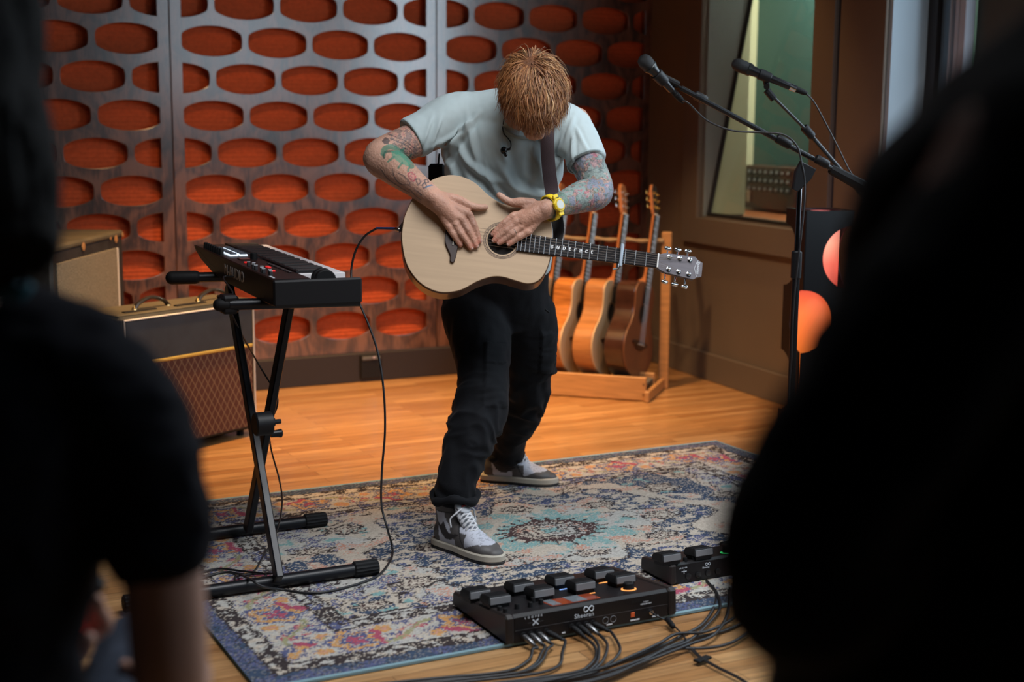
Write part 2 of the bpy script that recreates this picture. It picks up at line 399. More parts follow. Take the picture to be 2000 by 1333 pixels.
# ---- right wall
CN = A3(.76, 7.915, 0); Q = nrm((.393, -.92, 0)); WN = A3(-Q[1], Q[0], 0)
def RW(s, w=0., z=0.): return CN+Q*s+WN*w+EZ*z
def SR(x, y, w=0.):
    p = onplane(x, y, RW(0, w), WN); return (p-CN)@Q, p[2]
TAUPE = M('taupe_wall_paint', (.150, .116, .090), .62, nz=(3, .06), bump=(180, .0004))
TAUPE2 = M('taupe_trim_paint', (.128, .102, .084), .5, bump=(120, .0003))
SE = 2.072
hole = np.array([(.60, .85), (.60, 2.55), (1.585, 2.55), (1.585, .85)])
V, Fc = curve_fill([np.array([(-.04, 0), (SE, 0), (SE, 2.95), (-.04, 2.95)]), hole], .26)
V = CN+np.outer(V[:, 0], Q)+np.outer(V[:, 1], EZ)+WN*.13-np.outer(V[:, 2], WN)
struct(mkobj('wall_right', V, Fc, TAUPE, None, False))
g = G(); g.box(RW(1.02, -.012, .072), (2.08, .024, .144), (Q, WN, EZ), .003); struct(g.build('baseboard_right', TAUPE2))
# casing
w1 = bpy.data.objects.new('window_1', None); COL.objects.link(w1); w1.location = tuple(RW(1.1, 0, .7)); BASE[w1] = RW(1.1, 0, .7); struct(w1)
V, Fc = curve_fill([np.array([(.44, .715), (1.745, .715), (1.745, 2.7), (.44, 2.7)]), hole], .034, .003)
V = CN+np.outer(V[:, 0], Q)+np.outer(V[:, 1], EZ)-WN*.017-np.outer(V[:, 2], WN)
mkobj('window_casing', V, Fc, TAUPE2, w1, 30)
pj = onplane(1470, 0, RW(.62), Q); wt = (pj-CN)@WN; zt = pj[2]; pj0 = onplane(1388, 413, RW(.62), Q); w0, zb = max((pj0-CN)@WN, .012), .862
sl = (wt-w0)/(zt-zb); ZT = 2.54
def GP(s, z, d=0.): return RW(s, w0+sl*(z-zb)+d, z)
g = G(); g.loft([np.array([GP(.612, z, d) for (z, d) in ((zb, 0), (ZT, 0), (ZT, .008), (zb, .008))]), np.array([GP(1.575, z, d) for (z, d) in ((zb, 0), (ZT, 0), (ZT, .008), (zb, .008))])])
m = M('window_glass', (.93, .97, .95), .0, trans=1.); V, Fc = g.arr(); c_ = V.mean(0); ok = sum(np.sign(np.cross(V[f[1]]-V[f[0]], V[f[2]]-V[f[0]])@(V[list(f)].mean(0)-c_)) for f in Fc) > 0; mkobj('glass_pane', V, Fc if ok else [f[::-1] for f in Fc], m, w1, False)
g = G()
for (a, b) in (((.612, zb), (.612, ZT)), ((1.575, zb), (1.575, ZT)), ((.6, zb), (1.585, zb))):
    g.tube([GP(*a, -.004), GP(*b, -.004)], .014, 6)
g.build('glazing_gasket', M('black_gasket', (.008, .007, .007), .5), w1, 30)
g = G(); g.box(RW(1.09, .012+.06, .853), (.98, .12, .008), (Q, WN, EZ)); g.build('sill_board', TAUPE2, w1)
REV = M('daylit_reveal', (.21, .24, .25), .5)  # daylight on the window jamb is put into this blue-grey
g = G(); g.box(RW(.6035, .13, 1.70), (.006, .25, 1.69), (Q, WN, EZ)); g.build('jamb_board', REV, w1)
jm = [RW(.611, w0+.006, zb), RW(.611, .262, zb), RW(.611, .262, ZT), RW(.611, w0+sl*(ZT-zb)+.006, ZT)]
if (w0+sl*(ZT-zb)) > .25: zq = zb+(.25-w0)/sl; jm = [RW(.611, w0+.006, zb), RW(.611, .262, zb), RW(.611, .262, zq)]
n_ = len(jm); V = np.array(jm+[v-Q*.003 for v in jm]); Fc = [tuple(range(n_)), tuple(range(n_, 2*n_))[::-1]]+[(i, (i+1) % n_, n_+(i+1) % n_, n_+i) for i in range(n_)]
mkobj('inner_jamb_board', V, Fc, M('cream_wall_paint', (.62, .60, .40), .7), w1, False)
# dark blue strip painted as a shadow line, and pilaster to the right of the window
s1, _ = SR(1606, 150); s2, _ = SR(1636, 150); s3, _ = SR(1641, 150)
g = G(); g.box(RW((s2+s3)/2, -.004, 1.475), (s3-s2+.012, .012, 2.95), (Q, WN, EZ)); struct(g.build('shadow_line_strip', M('shadow_line_blue', (.02, .026, .05), .5)))
g = G(); g.box(RW((s3+SE)/2+.002, -.006, 1.475), (SE-s3, .014, 2.95), (Q, WN, EZ), .002); struct(g.build('trim_2', TAUPE))
# daylit alcove to the right
DAYLIT = M('daylit_plaster', (.44, .53, .60), .6, nz=(2, .05))  # bluish daylight on the wall end is put into its colour
g = G(); g.box(RW(SE+.012, .111, 1.475), (.024, .21, 2.95), (Q, WN, EZ)); struct(g.build('wall_alcove', DAYLIT))
WB = .215
def sA(x): return SR(x, 150, WB)[0]
g = G(); g.box(RW((sA(1812)+sA(1834))/2, WB, 1.475), (sA(1834)-sA(1812), .05, 2.95), (Q, WN, EZ)); struct(g.build('trim_3', M('dark_mullion', (.025, .02, .02), .5)))
w2 = bpy.data.objects.new('window_2', None); COL.objects.link(w2); w2.location = tuple(RW(sA(1900), WB, 0)); BASE[w2] = RW(sA(1900), WB, 0); struct(w2)
g = G(); g.box(RW((sA(1834)+sA(1872))/2, WB+.02, 1.475), (sA(1872)-sA(1834), .04, 2.95), (Q, WN, EZ)); g.build('frame_panel', M('slate_blue_frame', (.115, .19, .25), .45), w2)
g = G()
for a, b, d in ((1857, 1861, .0), (1872, 1881, .012), (1884, 1897, .02)): g.box(RW((sA(a)+sA(b))/2, WB-d, 1.475), (sA(b)-sA(a), .05, 2.95), (Q, WN, EZ), .004)
g.build('mullion', M('pale_mullion', (.42, .44, .50), .35), w2)
g = G(); g.box(RW((sA(1897)+sA(2010))/2, WB+.02, 1.475), (sA(2010)-sA(1897), .012, 2.95), (Q, WN, EZ)); g.build('dark_interior_panel', M('grey_green_panel', (.06, .066, .058), .8), w2)  # flat panel stands in for the dark interior farther off
# ---- control room seen through the glass
GREEN = M('green_wall_paint', (.062, .16, .155), .7, nz=(2, .08)); CREAM = M('cream_wall_paint', (.62, .60, .40), .7)
sg = -.47
g = G(); g.box(RW(1.0, 1.03, 1.4), (3.2, .06, 3.0), (Q, WN, EZ)); struct(g.build('wall_control_room', GREEN))
g = G(); g.box(RW(sg-.03, .66, 1.4), (.06, .80, 3.0), (Q, WN, EZ)); struct(g.build('wall_control_room_side', CREAM))
t = thing('studio_desk', 'orange-brown wooden desk top inside the control room behind the glass', 'desk', RW(.3, .75, .0))
g = G(); g.box(RW(.55, .77, .79), (2.0, .42, .05), (Q, WN, EZ), .004); g.build('desk_top', M('orange_wood', (.30, .09, .03), .4, nz=(6, .3, (1, 1, 8))), t)
g = G(); g.box(RW(.55, .9, .38), (1.9, .03, .76), (Q, WN, EZ)); g.build('back_panel', M('orange_wood', (.30, .09, .03), .4), t)
def CRp(x, y, w=.86): return onplane(x, y, RW(0, w), WN)
a = CRp(1457, 322); b = CRp(1555, 322); c = CRp(1456, 395); zc0, zc1 = .83, a[2]
t = thing('studio_rack_unit', 'dark brown studio console with rows of knobs standing on the control room desk', 'audio rack', (a+b)/2*[1, 1, 0]+EZ*zc0)
L_ = np.linalg.norm((b-a)[:2]); X = nrm((b-a)*[1, 1, 0]); cen = (a+b)/2; cz_ = (zc0+zc1)/2
g = G(); g.box(cen*[1, 1, 0]+EZ*cz_+WN*.06, (L_, .12, zc1-zc0), (X, WN, EZ), .006); g.build('cabinet', M('dark_brown_case', (.05, .025, .02), .4), t)
HH = zc1-zc0
for j in range(8):
    for i in range(3):
        p = cen*[1, 1, 0]+X*((j+.5)/8-.5)*L_*.88+EZ*(zc1-HH*(.15+.19*i)); g = G(); g.box(p-WN*.003, (L_*.10, .006, HH*.15), (X, WN, EZ), .002); g.build('module_panel', M('dark_module', (.012, .012, .014), .3), t)
for j in range(8):
    for i in range(3): p = cen*[1, 1, 0]+X*((j+.5)/8-.5)*L_*.88+EZ*(zc1-HH*(.15+.19*i)); g = G(); g.lathe(p-WN*.004, -WN, [(0, .009), (.012, .007)], 10); g.build('knob', M('grey_knob', (.2, .2, .2), .4), t)
g = G(); p = cen*[1, 1, 0]+X*(-.40)*L_+EZ*(zc1-HH*.72); g.box(p-WN*.006, (L_*.07, .01, HH*.28), (X, WN, EZ), .008); g.build('meter', M('cream_plastic', (.42, .36, .27), .5), t)
p = CRp(1538, 436, .5); tag(G().lathe(RW(*[(p-CN)@Q, .72, 0])+EZ*.815, EZ, [(0, .05), (.02, .055), (.035, .03)], 16).build('yellow_dish', M('yellow_plastic', (.7, .5, .02), .5)), 'small yellow dish lying at the edge of the control room desk', 'dish')
# ================================================================ RUG
def h2(ix, iy, s=0):
    v = np.sin(ix*127.1+iy*311.7+s*74.7)*43758.5453; return v-np.floor(v)
def vn(x, y, s=0):
    ix = np.floor(x); iy = np.floor(y); fx = x-ix; fy = y-iy; fx = fx*fx*(3-2*fx); fy = fy*fy*(3-2*fy)
    return (h2(ix, iy, s)*(1-fx)+h2(ix+1, iy, s)*fx)*(1-fy)+(h2(ix, iy+1, s)*(1-fx)+h2(ix+1, iy+1, s)*fx)*fy
def fb(x, y, s=0): return (vn(x, y, s)+.5*vn(2*x+7, 2*y+3, s+1)+.25*vn(4*x+1, 4*y+9, s+2))/1.75
RU0, RU1, RV0, RV1 = .895, 3.405, 3.065, 4.745
def rug():
    st = .005; us = np.arange(RU0, RU1+1e-6, st); vs = np.arange(RV0, RV1+1e-6, st); nu, nv = len(us), len(vs)
    U, Vv = np.meshgrid(us, vs); a = U-RU0; b = Vv-RV0; LU, LV = RU1-RU0, RV1-RV0
    rnd = RNG.random(U.shape); rnd2 = RNG.random(U.shape); rnd3 = RNG.random(U.shape)
    a2 = a+(rnd-.5)*.011+(fb(a*9, b*9, 3)-.5)*.035; b2 = b+(rnd2-.5)*.007+(fb(a*9, b*9, 8)-.5)*.035
    X = np.abs(a2-LU/2); Y = np.abs(b2-LV/2); d = np.minimum(LU/2-X, LV/2-Y)
    P = dict(beige='b3a799', light='a9a7a2', navy='29405c', blue='474f78', dark='2e2529', teal='6f9c9c', pink='a03a58', org='bd8848', oliv='8c8a64', grey='6f7075', brown='40282a', rose='b8826e')
    P = {k: np.array(lin(v))*.80+np.array(lin('8f8880'))*.20*(.3+.7*np.mean(lin(v))/.25) for k, v in P.items()}
    C = np.zeros(U.shape+(3,)); C[:] = P['beige']
    def put(mask, c): C[mask] = P[c]
    n1 = fb(a2*7, b2*7, 11); n2 = fb(a2*16, b2*22, 21); n3 = fb(a2*34, b2*60, 31); sp = rnd3
    # field
    put(n1 > .62, 'light'); put((n2 > .60) & (sp < .55), 'rose')
    rr = np.sqrt((X/1.0)**2+(Y*1.25)**2); ang = np.arctan2(Y*1.25, X)
    ring = rr-.50-.07*np.cos(ang*8)-.16*(n1-.5)
    nb = (np.abs(ring) < .105); put(nb & (sp < .84), 'navy'); put(nb & (n2 > .56) & (sp < .6), 'blue'); put(nb & (n3 > .54), 'beige'); put(nb & (np.abs(ring) > .085) & (sp < .6), 'dark')
    corner = ring > .20; put(corner & (n1 > .46) & (n2 > .50) & (sp < .5), 'blue'); put(corner & (n1 < .36) & (sp < .8), 'navy'); put(corner & (np.abs(n1-.46) < .012), 'dark'); put(corner & (n2 < .30), 'teal')
    put((np.abs(n2-.5) < .018) & (n1 > .5) & (sp < .85), 'dark')
    # medallion
    m = rr+.035*(n2-.5); tl = (m > .13) & (m < .27+.05*np.cos(ang*10)) & (n2 > .40) & (sp < .8); put(tl, 'teal')
    dia = X*.95+Y*1.25+.02*np.cos(ang*4); tooth = .012*np.sign(np.sin(ang*22))
    for (lo, hi, c) in ((.135, .185, 'brown'), (.10, .118, 'dark'), (.066, .078, 'brown'), (.03, .042, 'dark')):
        put((dia+(tooth if lo > .13 else 0) > lo) & (dia < hi) & (sp < .88), c)
    put((dia < .03), 'teal'); put((dia > .185) & (dia < .235) & (np.abs(np.sin(ang*11)) > .93), 'brown')
    for cx, cy, r in ((.30, .20, .062), (.42, .0, .07), (.0, .27, .055), (.62, .30, .075), (.78, .12, .06), (.30, .42, .05), (.80, .42, .06)):
        q = np.sqrt((X-cx)**2+((Y-cy)*1.5)**2)/r; th = np.arctan2((Y-cy)*1.5, X-cx); q = q+.16*np.sin(th*6)+.3*(n3-.5)
        put((q < 1.05) & (sp < .9), 'beige'); put((np.abs(q-.86) < .15) & (sp < .85), 'dark'); put((q < .5) & (q > .28) & (sp < .8), 'brown')
    # borders
    i = d < .348; put(i, 'light'); put(i & (n3 > .5), 'beige'); hi = n3 > .5
    z = (d > .286) & (d < .348); put(z & hi & (sp < .85), 'dark'); put(z & (n2 > .58) & (sp < .8), 'blue')
    fb_ = (d > .112) & (d < .286); put(fb_ & (n3 > .60) & (sp < .55), 'blue'); put(fb_ & (n2 < .34) & (sp < .7), 'blue')
    # flowers placed along the band centre
    t_ = np.where(LU/2-X < LV/2-Y, b2, a2+3.3); per = .315; k = np.floor(t_/per); ft = (t_/per-k-.5)*per; fd = d-.199
    for (o1, o2, rad, kind) in ((0, 0, .062, 0), (-.125, .025, .026, 1), (.125, -.030, .026, 1), (-.10, -.045, .020, 2), (.10, .048, .020, 2), (.14, .02, .015, 1)):
        x_ = ft-o1; y_ = fd-o2; q = np.sqrt(x_**2+y_**2)/rad; th = np.arctan2(y_, x_)+h2(k, k*0, 5)*6
        q = q+.18*np.sin(th*5)+.5*(n3-.5)
        if kind == 0:
            put((q < 1.25) & fb_ & (sp < .75), 'blue'); put((q < 1.05) & (q > .55) & fb_ & (sp < .85) & (n3 > .36), 'org'); put((q < .68) & fb_ & (sp < .75), 'blue'); put((q < .30) & fb_, 'pink')
            put((np.abs(q-1.1) < .2) & (np.sin(th) > .75) & fb_, 'pink')
        elif kind == 1: put((q < .8) & fb_ & (sp < .85) & (n3 > .4), 'pink'); put((q < .45) & fb_, 'rose')
        else: put((q < 1.1) & fb_, 'org'); put((q < .5) & fb_, 'rose')
    cv = np.abs(fd-.05*np.sin(t_*2*np.pi/per)) < .008; put(cv & fb_ & (np.abs(ft) > .07) & (sp < .9), 'oliv')
    z = (d > .058) & (d < .112); put(z & (fb(a2*42, b2*60, 41) > .48) & (sp < .9), 'dark')
    for l in (.060, .112, .286, .348, .325): put((np.abs(d-l) < .0045) & (sp < .93), 'dark')
    z = d < .056; put(z, 'navy'); put(z & (n2 > .5) & (sp < .7), 'blue'); put(z & (sp < .16), 'grey'); put(z & (n2 < .36) & (sp > .4), 'navy'); put(z & (sp > .9), 'dark')
    C *= (1+(RNG.random(U.shape)-.5)*.34)[..., None]
    C = np.clip(C*1.06, 0, 1)
    H = .009+.0012*RNG.random(U.shape)
    Pn = np.outer(U.ravel(), E1)+np.outer(Vv.ravel(), E2)+np.outer(H.ravel(), EZ)
    ii = np.arange(nu*nv).reshape(nv, nu); Fc = np.stack([ii[:-1, :-1], ii[:-1, 1:], ii[1:, 1:], ii[1:, :-1]], -1).reshape(-1, 4)
    t = thing('area_rug', 'patterned blue, beige and pink woven rug under the guitarist and the keyboard stand', 'rug', UV((RU0+RU1)/2, (RV0+RV1)/2, 0))
    mkobj('woven_pile', Pn, Fc, M('rug_pile', (.5, .5, .5), .95, attr='Col', bump=(260, .002), spec=.1), t, True, cols=C.reshape(-1, 3))
    g = G(); g.box(UV((RU0+RU1)/2, (RV0+RV1)/2, .0045), (LU-.004, LV-.004, .009)); g.build('backing', M('rug_backing', (.2, .19, .17), .9), t)
    g = G(); g.tube([UV(RU0, RV0, .006), UV(RU1, RV0, .006), UV(RU1, RV1, .006), UV(RU0, RV1, .006)], .0065, 6, closed=True)
    g.build('edge_binding', M('rug_binding', 'Cfd'.replace('Cfd', '7796a0'), .8, bump=(300, .001)), t)
rug()
# ================================================================ GUITARS (canonical frame: x to the head, y across, z out of the face)
def smooth_poly(P, n=7): return spline(P, n, True)
HW = [(.004, .045), (.028, .115), (.075, .166), (.135, .187), (.195, .174), (.245, .139), (.285, .119), (.32, .114), (.36, .120), (.40, .124), (.432, .108), (.452, .066)]
def body_poly(k=1., sx=1.):
    P = [(x*sx, -w*k) for x, w in HW]+[(.459*sx, 0)]+[(x*sx, w*k) for x, w in HW[::-1]]+[(0, 0)]
    return smooth_poly(P, 6)
SCALE = .624; XN = .779; XB = .155
def make_guitar(root, side, top, neck, veneer, pegm, pale=False, pegwood=None, played=False, dep=.098):
    BP = body_poly(); X, Y, Z = A3(1, 0, 0), A3(0, 1, 0), A3(0, 0, 1)
    g = G(); g.prism((0, 0, 0), X, Y, BP, -dep, -.0035, .006); g.build('body', side, root, 40)
    hole = .305+0*X[0]; a = np.linspace(0, 2*np.pi, 48, endpoint=False)
    V, Fc = curve_fill([BP+(A3(.229, 0)-BP)*.012, np.column_stack([hole+.0445*np.cos(a), .0445*np.sin(a)])], .0055, .0015)
    V[:, 2] += -.00075-.001; o_top = mkobj('soundboard', V, Fc, top, root, 30)
    g = G(); g.lathe((hole, 0, -.0034), Z, [(0, .0455), (.0004, .0455)], 40); g.build('sound_hole', M('hole_shade', (.006, .004, .003), .9), root)  # dark disc stands in for the shade inside the closed body
    for r in ((.0495, .0515), (.0535, .0548), (.0568, .0580)) if played else ((.050, .056),):
        g = G(); ring = []
        for rr, z in ((r[0], .001), (r[0], .0016), (r[1], .0016), (r[1], .001)): ring.append(np.column_stack([hole+rr*np.cos(a), rr*np.sin(a), np.full(48, z)]))
        g.loft(ring+[ring[0]], False); g.build('rosette', M('rosette_brown', (.05, .022, .014), .5), root)
    g = G(); g.prism((XB, 0, 0), X, Y, smooth_poly([(-.021, -.030), (-.010, -.052), (.0, -.070), (.002, -.088), (.014, -.090), (.019, -.060), (.022, 0), (.019, .060), (.014, .090), (.002, .088), (.0, .070), (-.010, .052), (-.021, .030), (-.023, 0)], 3), .0005, .009, .002)
    br = g.build('bridge', M('rosewood_dark', (.035, .014, .010), .45, nz=(40, .3, (1, .1, 1))), root)
    g = G(); g.box((XB+.004, 0, .0105), (.003, .076, .005), (X, Y, Z)); g.build('saddle', M('bone', (.6, .56, .46), .4), br)
    rings = []
    for x, w, t in ((.40, .026, .035), (.44, .027, .055), (.462, .027, .05), (.475, .0262, .026), (.50, .0258, .021), (.62, .0240, .0195), (XN, .0218, .019)):
        th = np.linspace(0, np.pi, 11); ring = [(x, w*math.cos(q), .003-t*math.sin(q)**.8) for q in th]; rings.append(np.array(ring[::-1]))
    g = G(); g.loft([r[::-1] for r in rings]); g.build('neck', neck, root, 50)
    g = G(); g.prism((0, 0, 0), X, Y, [(.3505, -.0285), (XN, -.0218), (XN, .0218), (.3505, .0285)], .0015, .0095, .0012)
    fb_ = g.build('fretboard', M('ebony', (.010, .009, .011), .6, spec=.2), root)
    fret = M('fret_wire', (.80, .81, .84), .42, 1.)
    for n in range(1, 21):
        x = XN-SCALE*(1-2**(-n/12)); w = .0218+(XN-x)/(XN-.3505)*.0067
        if not played and n > 14: break
        g = G(); g.tube([(x, -w, .0098), (x, w, .0098)], .00105, 6); g.build('fret', fret, fb_)
    # headstock, tilted back
    ti = math.radians(11); HX = A3(math.cos(ti), 0, -math.sin(ti)); HZ = A3(math.sin(ti), 0, math.cos(ti)); HO = A3(XN+.004, 0, .004)
    hp = [(0, -.0218), (.012, -.027), (.024, -.0305), (.118, -.036), (.127, -.028), (.143, -.022), (.143, .022), (.127, .028), (.118, .036), (.024, .0305), (.012, .027), (0, .0218)]
    g = G(); g.prism(HO, HX, Y, hp, -.016, -.002, .001); hs = g.build('headstock', neck, root, 30)
    g = G(); g.prism(HO, HX, Y, hp, -.002, .0005, .0003); g.build('headstock_veneer', veneer, hs, 30)
    g = G(); g.box((XN+.001, 0, .008), (.0045, .0445, .011), (X, Y, Z), .0008); g.build('nut', M('bone_nut', (.68, .68, .66), .4), root)
    posts = []
    for sg in (-1, 1):
        for k in range(3):
            px_ = .034+.033*k; py = sg*(.0195+.0018*k); o = HO+HX*px_+Y*py; pg = G()
            pg.lathe(o, HZ, [(.000, .0078), (.0025, .0078), (.0035, .0052), (.0038, .0034), (.012, .0032), (.013, .002)], 16)
            pg.lathe(o-HZ*.016, -HZ, [(0, .008), (.006, .008), (.009, .006)], 12)
            q = o-HZ*.022+Y*sg*.004; pg.tube([q, q+Y*sg*.022], .0024, 8)
            e = q+Y*sg*.030; sp_ = [.0, .35, -.35][k]
            pg.caps([e-HX*.0055, e+HX*.0055], [.0062, .0062], 10, 0, side=Y, r2=[.0036, .0036])
            pg.build('tuning_peg', pegm, root, 40); posts.append(o+HZ*.008)
    strm = M('steel_string', (.50, .48, .45), .35, 1.)
    if played:
        for k in range(6):
            yb = -.026+.0104*k; yn = -.0175+.007*k; p = posts[k] if k < 3 else posts[3+(5-k)]
            p = posts[[0, 1, 2][k]] if k < 3 else posts[3+[2, 1, 0][k-3]]
            g = G(); r = [.00062, .00056, .00050, .00042, .00036, .00032][5-k]
            g.tube([(XB+.004, yb, .0125), (XN, yn, .0128), tuple(p)], r, 5); g.build('string', strm, root)
    else:
        for k in range(6):
            g = G(); g.tube([(XB+.004, -.026+.0104*k, .0125), (XN, -.0175+.007*k, .0128)], .0006, 4); g.build('string', strm, root)
    return root
def place(o, O_, X, Z):
    X = nrm(X); Z = nrm(Z-X*(Z@X)); Y = np.cross(Z, X); m = Matrix.Identity(4)
    for i in range(3): m[i][0] = X[i]; m[i][1] = Y[i]; m[i][2] = Z[i]; m[i][3] = O_[i]
    o.matrix_world = m
    o.location = tuple(O_); o.rotation_euler = m.to_euler()
# rack
RR = nrm((.955, -.296, 0)); RB = A3(.296, .955, 0); RO = A3(.655, 6.649, 0)
def RK(t, b, z=0.): return RO-RR*t+RB*b+EZ*z
OAK = M('rack_oak', (.44, .22, .085), .45, nz=(7, .22, (1, 1, 9)))
t = thing('guitar_rack', 'low honey coloured wooden guitar rack standing in the corner by the wall', 'guitar stand', RK(.4, .15))
g = G(); g.box(RK(.40, .0, .062), (.80, .022, .115), (RR, RB, EZ), .003); g.build('front_board', OAK, t)
g = G(); g.box(RK(.40, .20, .062), (.80, .022, .09), (RR, RB, EZ), .003); g.build('rear_board', OAK, t)
g = G(); g.box(RK(.40, .10, .078), (.79, .19, .012), (RR, RB, EZ)); g.build('padded_shelf', M('grey_foam', (.10, .09, .08), .9), t)
for x in (-.008, .81):
    g = G(); g.box(RK(x, .17, .028), (.024, .40, .052), (RR, RB, EZ), .003); g.build('foot_rail', OAK, t)
    g = G(); g.box(RK(x-.004, .365, .40), (.05, .026, .80), (RR, RB, EZ), .004); g.build('upright_post', OAK, t)
g = G(); ts = np.linspace(-.0, .80, 40); g.tube([RK(x, .345, .755+.003*math.sin(x*40)) for x in ts], [.010+.0022*math.sin(x*75) for x in ts], 8)
g.build('padded_neck_rail', M('rail_foam', (.28, .20, .12), .8), t)
for x in (.012, .0):
    pass
for z in (.035, .085):
    g = G(); g.cyl(RK(.012, -.012, z), RK(.012, -.014, z), .004); g.build('dowel', M('dowel_dark', (.03, .02, .012), .6), t)
koa = M('koa_side', (.42, .15, .035), .26, nz=(9, .45, (9, 1, 1)), coat=.4); mah = M('mahogany_side', (.40, .17, .06), .3, nz=(7, .25, (7, 1, 1)), coat=.4)
rwd = M('rosewood_side', (.045, .018, .012), .22, nz=(8, .5, (1, 6, 1)), coat=.15); spr = M('spruce_top', (.60, .45, .28), .4, nz=(30, .06, (.2, 4, 1)), coat=.15)
ced = M('red_cedar_top', (.17, .065, .03), .4, nz=(30, .15, (.2, 4, 1)), coat=.2); nk = M('neck_mahogany', (.40, .15, .06), .35, coat=.2)
ven = M('ebony_veneer', (.03, .02, .018), .3); gold = M('gold_peg', (.85, .55, .18), .22, 1.)
al, ca = math.sin(math.radians(16)), math.cos(math.radians(16))
for k, (tt, sd, tp, vn_, pm, lb) in enumerate([(.565, mah, spr, nk, gold, 'acoustic guitar at the left end of the rack, half behind the guitarist'),
        (.405, koa, spr, nk, CHR, 'acoustic guitar with glossy flamed orange sides and pale top in the rack, second from left'),
        (.245, mah, spr, nk, CHR, 'acoustic guitar with plain light brown sides and pale top in the rack, bright chrome pegs'),
        (.085, rwd, ced, ven, gold, 'dark brown acoustic guitar with near-black sides and gold pegs, right end of the rack')]):
    r = thing('acoustic_guitar', lb, 'guitar', (0, 0, 0), 'acoustic guitars in the wooden rack')
    make_guitar(r, sd, tp, nk, vn_, pm, dep=.10)
    place(r, RK(tt, .125, .088), EZ*ca+A3(.455, .89, 0)*al, A3(.89, -.455, 0)); r.scale = (1.06,)*3
# ================================================================ AMPLIFIERS
def amp_front_grid(name, c, X, w, h, mat, parent): pass
AX = nrm((.586, .81, 0)); AN = A3(AX[1], -AX[0], 0)   # front direction (to the right), outward normal
tolex = M('worn_olive_tolex', (.085, .072, .045), .6, nz=(6, .3), bump=(300, .0006)); tolb = M('worn_black_tolex', (.022, .024, .024), .55, nz=(14, .5), bump=(300, .0006))
p0 = PZ(505, 848, 0); AC = p0-AN*.0
t = thing('guitar_amplifier', 'worn combo amplifier with brown diamond grille and gold strip behind the keyboard stand', 'amplifier', AC-AX*.35-AN*.13)
def AP(s, d, z): return AC-AX*s-AN*d+EZ*z     # s: from right corner to left, d: depth
AW, AD, AH = .72, .265, .575
g = G(); g.box(AP(AW/2, AD/2, .02+AH/2), (AW, AD, AH-.02), (AX, AN, EZ), .012); g.build('cabinet', tolb, t)
g = G(); g.box(AP(AW/2, AD/2+.006, AH+.012), (AW-.02, AD-.03, .006), (AX, AN, EZ), .003); g.build('top_cover', tolex, t)
DG = bpy.data.materials.new('diamond_grille'); DG.use_nodes = True
def diamond(m):
    nt = m.node_tree; N = nt.nodes; L = nt.links; b = N['Principled BSDF']; tc = N.new('ShaderNodeTexCoord'); sx = N.new('ShaderNodeSeparateXYZ'); L.new(tc.outputs['UV'], sx.inputs[0])
    outs = []
    for sg in (1, -1):
        a = N.new('ShaderNodeMath'); a.operation = 'MULTIPLY_ADD'; a.inputs[1].default_value = sg*.62; L.new(sx.outputs[1], a.inputs[0]); L.new(sx.outputs[0], a.inputs[2])
        d = N.new('ShaderNodeMath'); d.operation = 'DIVIDE'; d.inputs[1].default_value = .034; L.new(a.outputs[0], d.inputs[0])
        f = N.new('ShaderNodeMath'); f.operation = 'FRACT'; L.new(d.outputs[0], f.inputs[0])
        c = N.new('ShaderNodeMath'); c.operation = 'LESS_THAN'; c.inputs[1].default_value = .085; L.new(f.outputs[0], c.inputs[0]); outs.append(c.outputs[0])
    mx = N.new('ShaderNodeMath'); mx.operation = 'MAXIMUM'; L.new(outs[0], mx.inputs[0]); L.new(outs[1], mx.inputs[1])
    mc = N.new('ShaderNodeMix'); mc.data_type = 'RGBA'; mc.inputs[6].default_value = (*lin('4e2618'), 1); mc.inputs[7].default_value = (*lin('8a6f52'), 1)
    L.new(mx.outputs[0], mc.inputs[0]); L.new(mc.outputs[2], b.inputs['Base Color']); b.inputs['Roughness'].default_value = .8
diamond(DG)
def quad_uv(name, O_, X, Y, w, h, mat, parent):
    V = [O_, O_+X*w, O_+X*w+Y*h, O_+Y*h]; Z = np.cross(X, Y)*-.006
    V = np.array(V+[v+Z for v in V]); Fc = [(0, 1, 2, 3), (4, 7, 6, 5), (0, 4, 5, 1), (1, 5, 6, 2), (2, 6, 7, 3), (3, 7, 4, 0)]
    o = mkobj(name, V, Fc, mat, parent, False); me = o.data; u = me.uv_layers.new(name='uv'); co_ = [(0, 0), (w, 0), (w, h), (0, h)]
    for i, l in enumerate(me.loops): u.data[i].uv = co_[l.vertex_index % 4]
    return o
quad_uv('grille_cloth', AP(AW-.03, -.003, .045), AX, EZ, AW-.06, .345, DG, t)
g = G(); g.box(AP(AW/2, -.002, .48), (AW-.06, .006, .17), (AX, AN, EZ), .002); g.build('upper_panel', M('charcoal_vinyl', (.022, .026, .032), .6, nz=(12, .3)), t)
g = G(); g.box(AP(AW/2, -.006, .395), (AW-.06, .009, .013), (AX, AN, EZ), .003); g.build('gold_strip', M('gold_trim', (.75, .55, .14), .35, .6), t)
pip = M('white_piping', (.72, .66, .60), .6)
g = G(); q = [(.022, .036), (.022, .572), (AW-.022, .572), (AW-.022, .036)]; g.tube([AP(s, -.006, z) for s, z in q], .0045, 6, closed=True); g.build('piping', pip, t)
